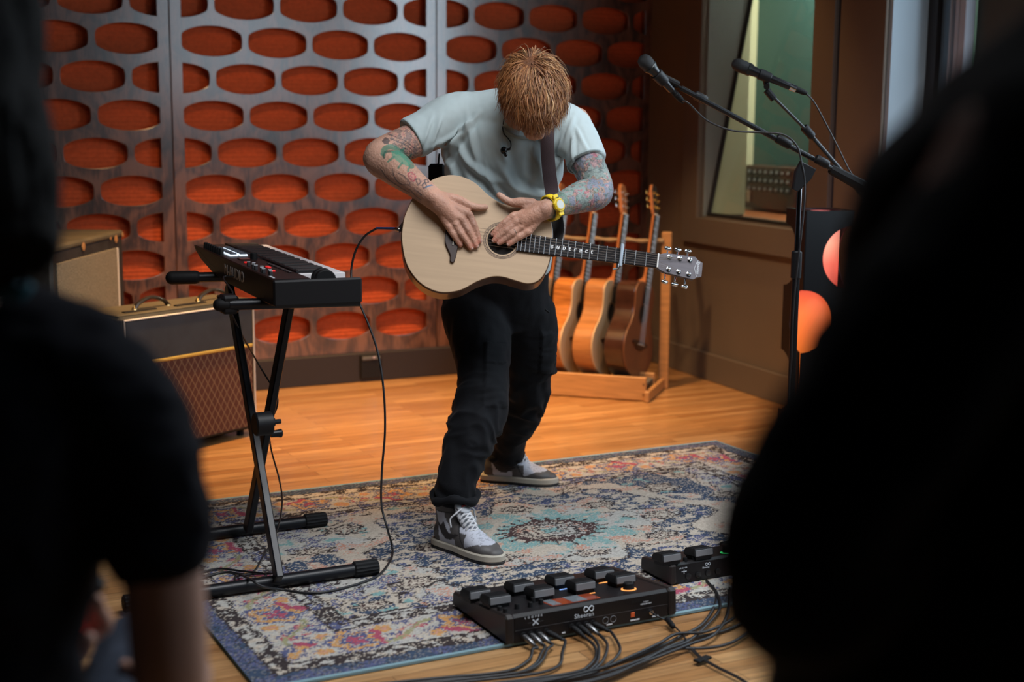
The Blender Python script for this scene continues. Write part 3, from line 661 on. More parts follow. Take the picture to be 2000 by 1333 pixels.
for s_ in (.13, .46):
    h_ = G(); h_.tube([AP(s_-.085, .12, AH+.018), AP(s_-.06, .12, AH+.04), AP(s_, .12, AH+.057), AP(s_+.06, .12, AH+.04), AP(s_+.085, .12, AH+.018)], .008, 8, 5, r2=.012)
    ho = h_.build('carry_handle', M('handle_leather', (.02, .016, .014), .35), t)
    for e in (-.085, .085):
        g = G(); g.lathe(AP(s_+e, .12, AH+.012), EZ, [(0, .014), (.006, .013), (.012, .007), (.018, .004)], 12); g.build('handle_mount', BRS, ho)
for s_ in (.30, .56):
    g = G(); g.box(AP(s_, .07, AH+.017), (.16, .022, .006), (AX, AN, EZ), .002); g.build('vent_slot', BLK, t)
# tall cabinet behind
c0 = A3(-1.775, 6.33, 0); BX = nrm((.06, 1, 0)); BN = A3(BX[1], -BX[0], 0)
t = thing('speaker_cabinet', 'tall worn speaker cabinet with grey woven grille and chipped corners at far left', 'speaker cabinet', c0-BX*.4-BN*.15)
def BPt(s, d, z): return c0-BX*s-BN*d+EZ*z
g = G(); g.box(BPt(.42, .16, .43), (.84, .32, .79), (BX, BN, EZ), .012); g.build('cabinet', tolb, t)
g = G(); g.box(BPt(.42, .16, .828), (.85, .33, .03), (BX, BN, EZ), .010); g.build('top_panel', M('worn_tan_tolex', (.14, .11, .065), .7, nz=(9, .4), col2=(.05, .045, .03)), t)
g = G(); g.box(BPt(.45, -.003, .42), (.70, .008, .70), (BX, BN, EZ), .002); g.build('grille_cloth', M('grey_woven_cloth', (.20, .17, .12), .9, nz=(160, .45), bump=(500, .001)), t)
g = G(); g.box(BPt(.095, -.006, .42), (.007, .009, .70), (BX, BN, EZ), .002); g.build('piping', pip, t)
for s_, z, w_ in ((.012, .822, .03), (.10, .810, .05), (.17, .818, .02), (.50, .812, .05)):
    g = G(); g.lathe(BPt(s_, -.004, z), BN, [(0, w_*.4), (.002, w_*.35), (.003, w_*.1)], 7); g.build('worn_patch', M('bare_plywood', (.42, .20, .07), .7), t)
g = G(); g.box(BPt(.0, .16, .42), (.01, .3, .7), (BX, BN, EZ)); g.build('side_strip', tolb, t)
for s_, d_ in ((.08, .05), (.76, .05), (.08, .27), (.76, .27)):
    g = G(); g.cyl(BPt(s_, d_, .0), BPt(s_, d_, .045), .02, 12); g.build('rubber_foot', BLKR, t)
for s_, d_ in ((.06, .05), (AW-.06, .05), (.06, AD-.05), (AW-.06, AD-.05)):
    g = G(); g.cyl(AP(s_, d_, .0), AP(s_, d_, .034), .016, 12); g.build('rubber_foot', BLKR, bpy.data.objects['guitar_amplifier'])
# ================================================================ KEYBOARD STAND
t = thing('keyboard_stand', 'black folding X keyboard stand with two floor tubes on the rug', 'keyboard stand', UV(1.2, 4.0, 0))
for v, ua, ub in ((3.735, .72, 1.47), (4.275, .74, 1.50)):
    z = .032; g = G(); g.tube([UV(ua, v, z), UV(ub-.05, v, z)], .019, 16); ft = g.build('floor_tube', BLKM, t)
    for e, s_ in ((ub-.08, 1), (ua, -1)):
        g = G(); a = np.linspace(0, 2*np.pi, 48, endpoint=False); rr = .0235+.0012*np.cos(a*16)
        R = [UV(e+x, v, z)+np.outer(np.cos(a)*rr*k, E2)+np.outer(np.sin(a)*rr*k, EZ) for x, k in ((0, .85), (.004, 1), (.07, 1), (.076, .9))]
        g.loft(R); g.build('end_cap', BLKR, ft)
LEGS = {}
for nm, a, b in (('A', PUV(545, 1133, .05)+(.05,), PUV(447, 556, .82)+(.82,)), ('B', PUV(484, 1037, .05)+(.05,), PUV(566, 592, .80)+(.80,))):
    g = G(); pa, pb = UV(*a), UV(*b); g.tube([pa, pb], .021*1.2, 4, side=nrm(E1+0*E2), r2=.021*1.2)
    V = np.vstack(g.V); g = G(); d = nrm(pb-pa); sd = E1; nn = nrm(np.cross(d, sd)); g.box((pa+pb)/2, (.022, .040, np.linalg.norm(pb-pa)), (sd, nn, d), .003)
    LEGS[nm] = (pa, pb); g.build('leg', BLKM, t)
pa, pb = LEGS['A']; qa, qb = LEGS['B']; TA, TB = pb, qb
for (P0, P1, nm) in ((PZ(428, 596, .815), PZ(702, 588, .815), 0), (PZ(336, 543, .825), PZ(700, 535, .825), 1)):
    d = nrm(P1-P0); g = G(); L_ = np.linalg.norm(P1-P0); 
    if nm: P1 = P0+d*.42
    g.tube([P0+d*.03, P1], .017, 14); a_ = g.build('support_arm', BLKM, t); g = G(); g.caps([P0, P0+d*(.075 if nm else .02)], .0225 if nm else .019, 14, 0); g.build('foam_sleeve', BLKR, a_)
g = G(); p = PZ(446, 594, .815); g.box(p, (.05, .06, .055), (E1, E2, EZ), .008); g.build('arm_bracket', BLK, t)
cx_ = onplane(514, 828, pa, E1*.9+E2*.1)
g = G(); g.lathe(cx_-E1*.022, -E1, [(-.045, .034), (0, .034), (.004, .030)], 24); g.build('locking_disc', BLK, t)
g = G(); g.lathe(cx_+E1*.025+E2*.01-EZ*.0, E1, [(0, .012), (.012, .012), (.014, .007), (.03, .007)], 10); g.build('pivot_bolt', BLKM, t)
g = G(); g.lathe(cx_+E1*.025+E2*.01-EZ*.035, E1, [(0, .010), (.018, .011), (.03, .013), (.034, .009)], 12); g.build('locking_pin', BLKM, t)
# ================================================================ KEYBOARD
KO = UV(1.166, 3.745, .905); KY = nrm(UV(1.238, 4.90)-UV(1.166, 3.745)); KX = A3(KY[1], -KY[0], 0); KL = 1.155
def KP(x, y, z): return KO+KX*x+KY*y+EZ*z         # x: 0 rear edge .. .25 key side, y: 0 near end .. KL
case = M('keyboard_case', (.014, .009, .009), .42, spec=.4)
t = thing('keyboard_controller', 'black keyboard controller with white lit pads lying across the black stand', 'keyboard', KP(.125, KL/2, -.078))
g = G(); X2 = KY; prof = [(0, -.072), (.03, -.078), (.62, -.078), (.86, -.066), (1.04, -.042), (1.13, -.018), (KL, -.004), (KL, 0), (0, 0)]
g.prism(KP(0, 0, 0), KY, EZ, prof, 0, -.118 if False else .118, .003)
V, Fc = g.arr()
# extrusion runs along KY x Z = +KX
g = G(); g.prism(KP(0, 0, 0), KY, EZ, prof, 0, .108, .003); kb = g.build('control_deck', case, t)
prof2 = [(0, -.072), (.03, -.078), (.62, -.078), (.86, -.066), (1.04, -.042), (1.13, -.030), (KL, -.024), (KL, -.018), (0, -.018)]
g = G(); g.prism(KP(.108, 0, 0), KY, EZ, prof2, 0, .145, .003); g.build('key_bed', case, t)
g = G(); g.box(KP(.127, -.002, -.040), (.258, .018, .074), (KX, KY, EZ), .005); g.build('end_cheek', BLK, t)
g = G(); g.box(KP(.18, KL-.012, -.02), (.148, .024, .028), (KX, KY, EZ), .005); g.build('end_cheek', BLK, t)
wk = M('white_key', (.78, .75, .76), .3); bk_ = M('black_key', (.012, .012, .013), .35)
y0 = .135; kw = .0232; nW = 42
for i in range(nW):
    g = G(); g.box(KP(.178, y0+kw*(i+.5), -.012), (.143, kw-.0012, .018), (KX, KY, EZ), .0015); g.build('white_key', wk, t)
for i in range(nW-1):
    if i % 7 in (2, 6): continue
    g = G(); g.box(KP(.158, y0+kw*(i+1), -.001), (.094, .012, .016), (KX, KY, EZ), .002); g.build('black_key', bk_, t)
g = G(); g.box(KP(.11, .64, .001), (.012, .98, .008), (KX, KY, EZ), .002); g.build('key_slip', BLK, t)
for yy, nmx in ((.055, 'pitch_wheel'), (.090, 'modulation_wheel')):
    g = G(); g.lathe(KP(.165, yy-.011, -.014), KY, [(0, .028), (.003, .031), (.019, .031), (.022, .028)], 28); g.build(nmx, BLKR, t)
padl = M('lit_pad_edge', (.5, .55, .6), .4, emit=((.75, .86, 1.0), 1.1)); padt = M('pad_top', (.07, .08, .10), .5)
for i in range(8):
    for j in range(2):
        c = KP(.040+.032*j, .70+.034*i, .003); g = G(); g.box(c, (.028, .029, .005), (KX, KY, EZ), .002)
        m_ = padl if not (i == 5 and j == 0) else M('lit_pad_green', (.1, .5, .2), .4, emit=((.05, .8, .2), .9))
        pd = g.build('drum_pad', m_, t, label='green lit pad' if (i == 5 and j == 0) else None)
        g = G(); g.box(c+EZ*.0045, (.021, .022, .005), (KX, KY, EZ), .002); g.build('pad_face', padt, pd)
for i in range(8):
    g = G(); g.lathe(KP(.014, .76+.036*i, 0), EZ, [(0, .0085), (.018, .0075), (.020, .006)], 14); g.build('rotary_knob', BLKR, t)
for i in range(9):
    c = KP(.018, .10+.034*i, 0); g = G(); g.box(c+EZ*.006+KX*.006*math.sin(i*2), (.010, .010, .014), (KX, KY, EZ), .002)
    f = g.build('fader', M('fader_cap', (.03, .03, .033), .4), t); g = G(); g.box(c+EZ*.0135+KX*.006*math.sin(i*2), (.0105, .002, .0015), (KX, KY, EZ)); g.build('fader_mark', WHT, f)
g = G(); g.lathe(KP(.080, .58, 0), EZ, [(0, .012), (.018, .011), (.02, .009)], 16); g.build('encoder_knob', BLKR, t)
g = G(); g.box(KP(.050, .58, .0015), (.034, .055, .003), (KX, KY, EZ), .001); g.build('display', M('display_glass', (.02, .005, .005), .15), t)
for x, y in ((.062, .30), (.062, .325), (.030, .47), (.050, .20)):
    g = G(); g.box(KP(x, y, .002), (.010, .013, .004), (KX, KY, EZ), .001); g.build('red_button', M('red_led', (.4, .01, .01), .5, emit=((1, .03, .03), .5)), t)
for i in range(10):
    g = G(); g.box(KP(.088, .16+.028*i, .002), (.010, .014, .003), (KX, KY, EZ), .001); g.build('button', M('dark_button', (.03, .02, .022), .5), t)
text('M-AUDIO', 'rear_lettering', KP(-.0006, .645, -.050), -KY, EZ, .046, M('silver_print', (.62, .60, .58), .5), t, .0012, sx=1.42, bold=.0005)
text('Oxygen Pro', 'small_lettering', KP(.098-.06, .10, .0008), -KY*1., -KX*-1. if False else -KX, .012, WHT, t) if False else None
g = G(); g.box(KP(.010, .055, .0006), (.006, .05, .0006), (KX, KY, EZ)); g.build('printed_line', WHT, t)
# cable loop behind the keyboard and the thin cable down the stand
def cable(name, label, cat, pts, r, mat, group=None, sub=8, n=8, parent=None):
    g = G(); g.tube(pts, r, n, sub); o = g.build(name, mat, parent, 60)
    if parent is None: tag(o, label, cat, group)
    return o
CAB = M('cable_black', (.014, .014, .016), .42, bump=(900, .0003)); 
pts = [KP(-.002, .50, -.045), KP(-.035, .50, -.047), PZ(455, 575, .84), PZ(418, 583, .80)+A3(0, .05, 0), PZ(445, 600, .77), PZ(470, 650, .68), PZ(505, 712, .55), PZ(538, 768, .47), PZ(541, 795, .43), PZ(527, 830, .36), PZ(529, 875, .26), PZ(546, 940, .14), PZ(551, 985, .10), PZ(540, 1040, .055), PZ(515, 1085, .03), PZ(490, 1120, .014), PZ(440, 1118, .013), PZ(400, 1125, .013)]
cable('usb_cable', 'thin black cable hanging from the keyboard down along the stand leg', 'cable', pts, .0028, CAB)
# ================================================================ FLOOR LAMP (square black tube with round cut-outs over a glowing cylinder)
lc = PY(1602, 415, 5.85); lc = A3(lc[0], lc[1], 0); LH = (PY(1605, 409, 5.85))[2]; LZ = nrm(A3(.20, -1, 0)); LX = A3(-LZ[1], LZ[0], 0); W2 = .105
LN = LZ
t = thing('floor_lamp', 'tall black square lamp with round cut-outs glowing red and orange by the wall', 'lamp', lc)
z0_ = LH-.98; case_l = M('lamp_black_metal', (.004, .0045, .006), .4, spec=.3)
def face_panel(cx, nx, circles):
    Xd = A3(-nx[1], nx[0], 0); zs = np.linspace(z0_, LH, 3); pl_ = [(-W2, z0_), (W2, z0_), (W2, LH), (-W2, LH)]
    # outline with half-circle bites taken from the vertical edges
    out = []; R = [(s, zc, r) for s, zc, r in circles if s > 0]; Lf = [(s, zc, r) for s, zc, r in circles if s < 0]
    out.append((-W2, z0_)); out.append((W2, z0_))
    for s, zc, r in sorted(R, key=lambda k: k[1]):
        a = np.linspace(-math.pi/2, -3*math.pi/2, 26); out += [(W2+r*math.cos(q), zc+r*math.sin(q)) for q in a if W2+r*math.cos(q) <= W2]
    out += [(W2, LH), (-W2, LH)]
    for s, zc, r in sorted(Lf, key=lambda k: -k[1]):
        a = np.linspace(math.pi/2, -math.pi/2, 26); out += [(-W2+r*math.cos(q), zc+r*math.sin(q)) for q in a if -W2+r*math.cos(q) >= -W2]
    g = G(); g.prism(lc+nx*W2, Xd, EZ, out, -.003, .003); return g
zr = lambda y: PY(1620, y, 5.8)[2]
cA, cB, cC = zr(502), zr(625), zr(752)
for i, nx in enumerate((LZ, LX, -LZ, -LX)):
    cs = [(1, cA, .132), (-1, cB, .132), (1, cC, .132)] if i % 2 == 0 else [(-1, cA, .132), (1, cB, .132), (-1, cC, .132)]
    V, Fc = face_panel(0, nx, cs).arr(); mkobj('cut_out_panel', V, Fc, case_l, t, False)
V, Fc = curve_fill([np.array([(-W2, -W2), (W2, -W2), (W2, W2), (-W2, W2)]), np.column_stack([.085*np.cos(np.linspace(0, 2*np.pi, 40, endpoint=False)), .085*np.sin(np.linspace(0, 2*np.pi, 40, endpoint=False))])], .006)
V = lc+np.outer(V[:, 0], LX)+np.outer(V[:, 1], LZ)+np.outer(V[:, 2]+LH-.004, EZ); mkobj('top_ring', V, Fc, case_l, t, False)
def lamp_glow():
    m = M('lamp_diffuser', (.5, .15, .08), .5, emit=((1, .3, .2), 1.)); nt = m.node_tree; N = nt.nodes; L = nt.links; b = N['Principled BSDF']
    g_ = N.new('ShaderNodeNewGeometry'); sx = N.new('ShaderNodeSeparateXYZ'); L.new(g_.outputs['Position'], sx.inputs[0])
    mr = N.new('ShaderNodeMapRange'); mr.inputs[1].default_value = LH-.62; mr.inputs[2].default_value = LH; L.new(sx.outputs[2], mr.inputs[0])
    r = N.new('ShaderNodeValToRGB'); e = r.color_ramp.elements; e[0].position = 0; e[0].color = (1.0, .20, .02, 1); e[1].position = 1; e[1].color = (.9, .22, .26, 1)
    for p_, c_ in ((.30, (.9, .16, .04, 1)), (.50, (.55, .05, .04, 1)), (.64, (.75, .10, .07, 1)), (.78, (1.0, .36, .24, 1))): x = e.new(p_); x.color = c_
    L.new(mr.outputs[0], r.inputs[0]); L.new(r.outputs[0], b.inputs['Emission Color']); b.inputs['Emission Strength'].default_value = 1.3; return m
g = G(); g.lathe(lc+EZ*z0_, EZ, [(0, .086), (.97, .086)], 40); g.build('glowing_cylinder', lamp_glow(), t)
g = G(); g.box(lc+EZ*z0_/2, (.24, .24, z0_), (LX, LZ, EZ), .004); g.build('pedestal', case_l, t) if z0_ > .01 else None
l = bpy.data.lights.new('lamp_light', 'POINT'); l.energy = .9; l.color = (1, .16, .12); l.shadow_soft_size = .05; o = bpy.data.objects.new('lamp_light', l); COL.objects.link(o); o.location = tuple(lc+A3(.17, -.02, 0)+EZ*(LH-.25)); o.parent = None
# ================================================================ MICROPHONE STANDS
def mic(name, label, tail, head, base_t, switch=True, silver=False):
    d = nrm(head-tail); L_ = np.linalg.norm(head-tail); th = thing(name, label, 'microphone', tail)
    k = L_/.19
    g = G(); g.lathe(tail, d, [(0, .0115), (.002, .012), (.05*k, .0125), (.10*k, .0150), (.128*k, .0185), (.130*k, .0185)], 20); g.build('handle', M('mic_body', (.006, .006, .008), .3, .1), th)
    g = G(); g.lathe(tail, d, [(.130*k, .0215), (.140*k, .0225), (.142*k, .0210)], 24); g.build('grille_ring', M('mic_ring', (.025, .028, .028), .3, .6), th)
    g = G(); g.lathe(tail, d, [(.142*k, .0210), (.155*k, .0226), (.170*k, .0220), (.182*k, .0180), (.189*k, .0105), (.191*k, .001)], 24)
    g.build('grille', M('mic_mesh', (.006, .006, .007), .5, .3, bump=(900, .002)), th)
    g = G(); g.lathe(tail, -d, [(0, .0095), (.018, .0095), (.019, .0105), (.046, .0095), (.06, .0055)], 16); g.build('cable_connector', CHR if silver and False else BLKR, th)
    if silver: g = G(); g.lathe(tail, -d, [(-.004, .0122), (.018, .0122)], 20); g.build('connector_collar', CHR, th)
    return th
def clip(parent, c, d, down):
    g = G(); g.lathe(c-d*.022, d, [(0, .0155), (.002, .0175), (.042, .0195), (.044, .0165)], 20); o = g.build('mic_clip', BLK, parent)
    g = G(); g.tube([c+down*.010, c+down*.035], .010, 8); g.lathe(c+down*.035-np.cross(d, down)*.012, np.cross(d, down), [(0, .010), (.024, .010)], 14); g.build('clip_joint', BLK, o); return o
BOOM = M('boom_black', (.007, .008, .010), .32, .2)
def stand(label, base, clutch, arm_a, arm_b, extra):
    th = thing('microphone_stand', label, 'microphone stand', (base[0], base[1], 0))
    g = G(); g.tube([A3(base[0], base[1], .08), A3(base[0], base[1], clutch[2]-.28)], .0125, 14); g.build('lower_tube', BOOM, th)
    g = G(); g.tube([A3(base[0], base[1], clutch[2]-.34), A3(clutch[0], clutch[1], clutch[2]-.02)], .0085, 12); g.build('upper_tube', M('bright_tube', (.10, .10, .11), .2, 1.), th)
    g = G(); g.lathe(A3(base[0], base[1], clutch[2]-.36), EZ, [(0, .014), (.004, .017), (.085, .017), (.09, .012)], 16); g.build('height_clutch', BLK, th)
    d = nrm(arm_b-arm_a)
    g = G(); g.lathe(A3(clutch[0], clutch[1], clutch[2]-.075), EZ, [(0, .011), (.05, .013), (.056, .010)], 14); g.build('tube_collar', BLK, th)
    g = G(); sx_ = np.cross(d, EZ); sx_ = nrm(sx_); g.prism(clutch-EZ*.03+sx_*.011, d, EZ-d*(EZ@d), [(-.026, .034), (-.026, -.002), (-.008, -.055), (.010, -.055), (.03, .0), (.03, .034)], 0, .022, .003)
    cl = g.build('boom_clutch', BLK, th)
    g = G(); q = clutch-sx_*.014-EZ*.02; g.tube([q, q-sx_*.02, q-sx_*.028-EZ*.045], [.006, .006, .008], 8); g.build('wing_screw', BLK, cl)
    for k in range(3):
        a = k*2.094+1.48; dr = A3(math.cos(a), math.sin(a), 0); g = G(); b_ = A3(base[0], base[1], .13)
        g.tube([b_+dr*.015, A3(base[0], base[1], .012)+dr*.23], .008, 8); lg = g.build('leg', BOOM, th)
        g = G(); e = A3(base[0], base[1], .012)+dr*.23; g.caps([e-dr*.03, e+dr*.012], .011, 10, 0); g.build('rubber_foot', BLKR, lg)
    return th, d
Y1 = 4.4
cl1 = PY(1563, 322, Y1); a1 = PY(1302, 158, Y1-.05); b1 = PY(1700, 372, Y1+.05); d1 = nrm(b1-a1)
st, d = stand('black microphone boom stand whose long arm reaches up left from its upright', cl1, cl1, a1, b1, None)
g = G(); g.tube([PY(1330, 172, Y1-.045), PY(1640, 338, Y1+.03)], .0085, 12); g.build('boom_arm', BOOM, st)
g = G(); g.tube([PY(1302, 157, Y1-.05), PY(1372, 194, Y1-.04)], .005, 10); g.build('arm_tip', BOOM, st)
for x, y, L_ in ((1368, 191, .042), (1530, 277, .05), (1605, 316, .045)):
    c = PY(x, y, Y1); g = G(); g.lathe(c-d*L_/2, d, [(0, .0125), (.003, .0145), (L_-.003, .0145), (L_, .0125)], 14); g.build('arm_collar', BLK, st)
g = G(); g.lathe(PY(1622, 330, Y1+.03), d, [(0, .014), (.004, .016), (.135, .0205), (.14, .018)], 8); g.build('counterweight', BLKR, st)
tail, head = PY(1312, 176, Y1-.05), PY(1252, 112, Y1-.12)
m1 = mic('microphone', 'black microphone at the left tip of the long boom arm', tail, head, 0)
clip(st, tail*.62+head*.38, nrm(head-tail), nrm(a1-(tail*.62+head*.38)))
g = G(); g.tube([PY(1290, 148, Y1-.06), PY(1325, 166, Y1-.05)], .011, 10); g.build('swivel_joint', BLK, st)
cable('microphone_cable', 'black cable looping under the boom arm from the left microphone', 'cable', [tail-nrm(head-tail)*.05, PY(1345, 202, Y1-.05), PY(1380, 235, Y1-.03), PY(1430, 255, Y1-.02), PY(1490, 259, Y1-.02), PY(1530, 263, Y1-.03), PY(1556, 285, Y1-.035), PY(1566, 320, Y1-.035), PY(1572, 360, Y1-.03), PY(1569, 420, Y1-.025), PY(1560, 500, Y1-.025), PY(1550, 600, Y1-.025), PY(1546, 700, Y1-.025), PY(1542, 800, Y1-.03), A3(cl1[0]+.02, Y1-.10, .02), A3(cl1[0]-.1, Y1-.3, .012)], .0032, CAB)
Y2 = 4.95
cl2 = PY(1706, 408, Y2); tip2 = PY(1500, 178, Y2-.1); b2_ = PY(1730, 440, Y2+.02)
st2, d = stand('second black microphone stand, thinner arm, half behind the dark figure at right', cl2, cl2, tip2, b2_, None)
g = G(); g.tube([PY(1505, 184, Y2-.1), PY(1592, 272, Y2-.05)], .0055, 10); g.build('arm_tip', BOOM, st2)
g = G(); g.tube([PY(1575, 255, Y2-.05), PY(1745, 452, Y2+.02)], .0085, 10); g.build('boom_arm', BOOM, st2)
c = PY(1577, 256, Y2-.05); g = G(); g.lathe(c-d*.02, d, [(0, .013), (.003, .015), (.045, .015), (.048, .013)], 14); g.build('arm_collar', BLK, st2)
g = G(); g.tube([PY(1497, 176, Y2-.1), PY(1512, 194, Y2-.1)], .0125, 10); g.build('swivel_joint', BLK, st2)
tail, head = PY(1545, 170, Y2-.12), PY(1430, 122, Y2-.12)
m2 = mic('microphone', 'black microphone with silver connector held level on the second stand', tail, head, 0, silver=True)
clip(st2, tail*.55+head*.45, nrm(head-tail), nrm(tip2-(tail*.55+head*.45)))
cable('microphone_cable', 'black cable falling from the right microphone along its thin stand arm', 'cable', [tail-nrm(head-tail)*.055, PY(1590, 200, Y2-.11), PY(1612, 240, Y2-.09), PY(1640, 295, Y2-.07), PY(1662, 338, Y2-.05), PY(1690, 372, Y2-.05), PY(1700, 420, Y2-.05), PY(1704, 500, Y2-.05), A3(cl2[0]-.02, Y2-.06, .3), A3(cl2[0]-.05, Y2-.2, .012)], .0030, CAB)
# ================================================================ LOOPER PEDALS
def wedge(o, X, Yd, w, d, zf, zb_, mat, name, parent, bev=.004):
    """X width dir, Yd depth dir (away); zf height at near side, zb_ at far side"""
    g = G(); g.prism(o, Yd, EZ, [(0, .004), (d, .004), (d, zb_), (.012, zf), (0, zf-.008)], 0, w, bev); return g.build(name, mat, parent, 30)
PC = M('pedal_case', (.009, .008, .009), .45, spec=.35); PS = M('pedal_side', (.020, .016, .0155), .45, spec=.35); PANEL = M('pedal_panel', (.007, .0065, .008), .4, spec=.35)
def pedal(label, u0, u1, v0, v1, zf, zb_, switches, name='loop_pedal'):
    t = thing(name, label, 'effects pedal', UV((u0+u1)/2, (v0+v1)/2, .010)); D = v1-v0
    wedge(UV(u0+.022, v0, .010), E1, E2, u1-u0-.044, D, zf, zb_, PC, 'housing', t)
    for a in (u0, u1-.024): wedge(UV(a, v0-.004, .010), E1, E2, .024, D+.008, zf+.003, zb_+.003, PS, 'side_panel', t, .005)
    def top(u, v, dz=0.): f = (v-v0)/D; return UV(u, v, .010+zf+(zb_-zf)*f+dz)
    ty = nrm(E2*D+EZ*(zb_-zf)); tz = np.cross(E1, ty)
    for k, (u, v) in enumerate(switches):
        g = G(); c = top(u, v); hw = .034; g.loft([np.array([c+E1*a*hw*s+ty*b*.029*s+tz*h for a, b in ((-1, -1), (1, -1), (1, 1), (-1, 1))]) for h, s in ((0, .82), (.010, .86), (.014, 1.0), (.026, .97), (.034, .84))])
        sw = g.build('foot_switch', M('switch_rubber', (.010, .0105, .012), .55, spec=.3), t)
        g = G(); q = c-ty*.0295+tz*.0215; g.box(q, (.060, .0015, .0185), (E1, ty, tz), .0006); g.build('switch_front_plate', M('brushed_grey', (.22, .225, .24), .4, .2), sw)
        for r in (-.012, .0, .012):
            g = G(); g.box(c+tz*.0345+ty*r, (.054, .003, .0012), (E1, ty, tz)); g.build('grip_rib', BLKR, sw)
    return t, top, ty, tz
sw1 = [PUV(x, y, .088) for x, y in ((972, 1176), (1055, 1160), (1134, 1146), (1209, 1131))]
us_ = [a for a, b in sw1]; v1_ = sum(b for a, b in sw1)/4
sws = [(u, v1_) for u in us_]+[(u-.016, v1_+.088) for u in us_]
t, top, ty, tz = pedal('long black loop pedal with eight foot switches at the front edge of the rug', 1.549, 2.072, 3.052, 3.372, .076, .040, sws)
va = 3.052
for x, y in ((976, 1188), (987, 1194), (1010, 1183), (1036, 1180), (1057, 1174), (1041, 1168)):
    u, v = PUV(x, y, .09); g = G(); g.lathe(top(u, v), tz, [(0, .0072), (.014, .0062), (.015, .005)], 12); g.build('small_knob', BLKR, t)
a = PUV(1062, 1190, .082); b = PUV(1187, 1166, .082); u0, v0 = a[0], min(a[1], b[1]); c = top((a[0]+b[0])/2, (a[1]+b[1])/2+.028, .0012)
g = G(); g.box(c, (.148, .062, .003), (E1, ty, tz), .0008); sc_ = g.build('touch_screen', M('lit_screen', (.05, .015, .01), .12, emit=((1, .16, .05), .16)), t)
g = G(); g.box(c+tz*.002+E1*.012, (.044, .060, .0006), (E1, ty, tz)); g.build('screen_tile', M('screen_grey', (.10, .11, .12), .15, emit=((.5, .6, .7), .10)), sc_)
g = G(); g.box(c+tz*.002-E1*.058, (.026, .060, .0006), (E1, ty, tz)); g.build('screen_tile', M('screen_grey', (.10, .11, .12), .15), sc_)
u, v = PUV(1228, 1146, .088); kn = top(u, v); g = G(); g.lathe(kn, tz, [(.001, .0165), (.018, .015), (.021, .012)], 24); g.build('encoder_knob', BLKR, t)
g = G(); g.lathe(kn, tz, [(0, .0215), (.0022, .0215), (.0024, .016)], 32); g.build('glowing_ring', M('orange_glow', (.5, .2, .05), .5, emit=((1, .36, .09), 1.3)), t)
for u, v, mt in ((us_[2]+.01, v1_-.035, M('orange_glow', (.5, .2, .05), .5)), (us_[2]-.022, v1_+.052, M('blue_led', (.1, .2, .5), .5, emit=((.3, .5, 1), .9))), (us_[3]-.025, v1_+.052, M('orange_glow', (.5, .2, .05), .5))):
    g = G(); g.box(top(u, v, .001), (.030, .004, .002), (E1, ty, tz)); g.build('status_light', mt, t)
def rear(u, z, d=0.): return UV(u, va-.001-d, z)
g = G(); g.box(UV((1.573+2.048)/2, va-.0006, .046), (.470, .0016, .068), (E1, E2, EZ)); g.build('rear_panel', PANEL, t)
g = G(); g.box(rear((1.573+2.048)/2, .0455), (.470, .0012, .0006), (E1, E2, EZ)); g.build('panel_seam', M('seam_grey', (.12, .12, .13), .5), t)
PR = M('pedal_print', (.75, .82, .90), .6)
def ulet(s, u, z, size, sx=1.05, space=1., nm='rear_lettering', sh=0.): return text(s, nm, rear(u, z, .0008), E1, EZ, size, PR, t, .0002, sx, sh, space, bold=size*.005)
ulet('LOOPER', 1.604, .0735, .0080, 1.0, 2.1)
g = G()
for sg in (1, -1): g.box(rear(1.636, .061, .001), (.022, .0004, .0035), (nrm(E1+sg*EZ*.9), E2, np.cross(nrm(E1+sg*EZ*.9), E2)))
g.build('cross_emblem', PR, t)
g = G(); g.box(rear(1.636, .061, .001), (.045, .0003, .0006), (E1, E2, EZ)); g.build('emblem_line', M('seam_grey', (.12, .12, .13), .5), t)
ulet('Sheeran', 1.752, .0505, .0170, .98, 1.12)
a = np.linspace(0, 2*np.pi, 60, endpoint=False); cen = rear(1.795, .0715, .001)
g = G(); g.tube([cen+E1*(.0145*math.cos(q)/(1+math.sin(q)**2))*1.0+EZ*(.020*math.sin(q)*math.cos(q)/(1+math.sin(q)**2)) for q in a], .0014, 6, closed=True); g.build('loop_emblem', PR, t)
ulet('HEADRUSH', 1.957, .056, .0062, 1.1); ulet('POWERED BY', 1.966, .0635, .0026)
for x in (1.954, 1.992): pass
for k in range(18):
    g = G(); g.box(rear(1.93+k*.0045, .069, .0006), (.0022, .0006, .010), (E1, E2, EZ)); g.build('vent_slit', M('slit_black', (.002, .002, .002), .8), t)
for i, u in enumerate([1.600, 1.622, 1.644, 1.668, 1.745, 1.765, 1.788, 1.808]):
    g = G(); g.lathe(rear(u, .030), -E2, [(0, .0085), (.003, .0085), (.0035, .006)], 14); g.build('jack_socket', M('socket_dark', (.03, .03, .032), .35, .5), t)
for u in (1.848, 1.872):
    g = G(); a = np.linspace(0, 2*np.pi, 26, endpoint=False); g.tube([rear(u, .031, .001)+E1*.0088*math.cos(q)+EZ*.0088*math.sin(q) for q in a], .0009, 5, closed=True); g.build('midi_socket', M('socket_ring', (.16, .17, .19), .4), t)
g = G(); g.box(rear(1.933, .033, .001), (.012, .002, .013), (E1, E2, EZ), .0005); g.build('usb_socket', M('usb_orange', (.7, .12, .03), .5), t)
for u, w in ((1.860, .018), (1.935, .018), (1.950, .01), (2.005, .02), (1.72, .01)):
    g = G(); g.box(rear(u, .0175, .0008), (w, .0004, .004), (E1, E2, EZ), .0001); g.build('printed_label', PR, t)
g = G(); g.lathe(rear(1.99, .032), -E2, [(0, .007), (.006, .007), (.007, .004)], 14); g.build('power_socket', CHR, t)
T1 = t
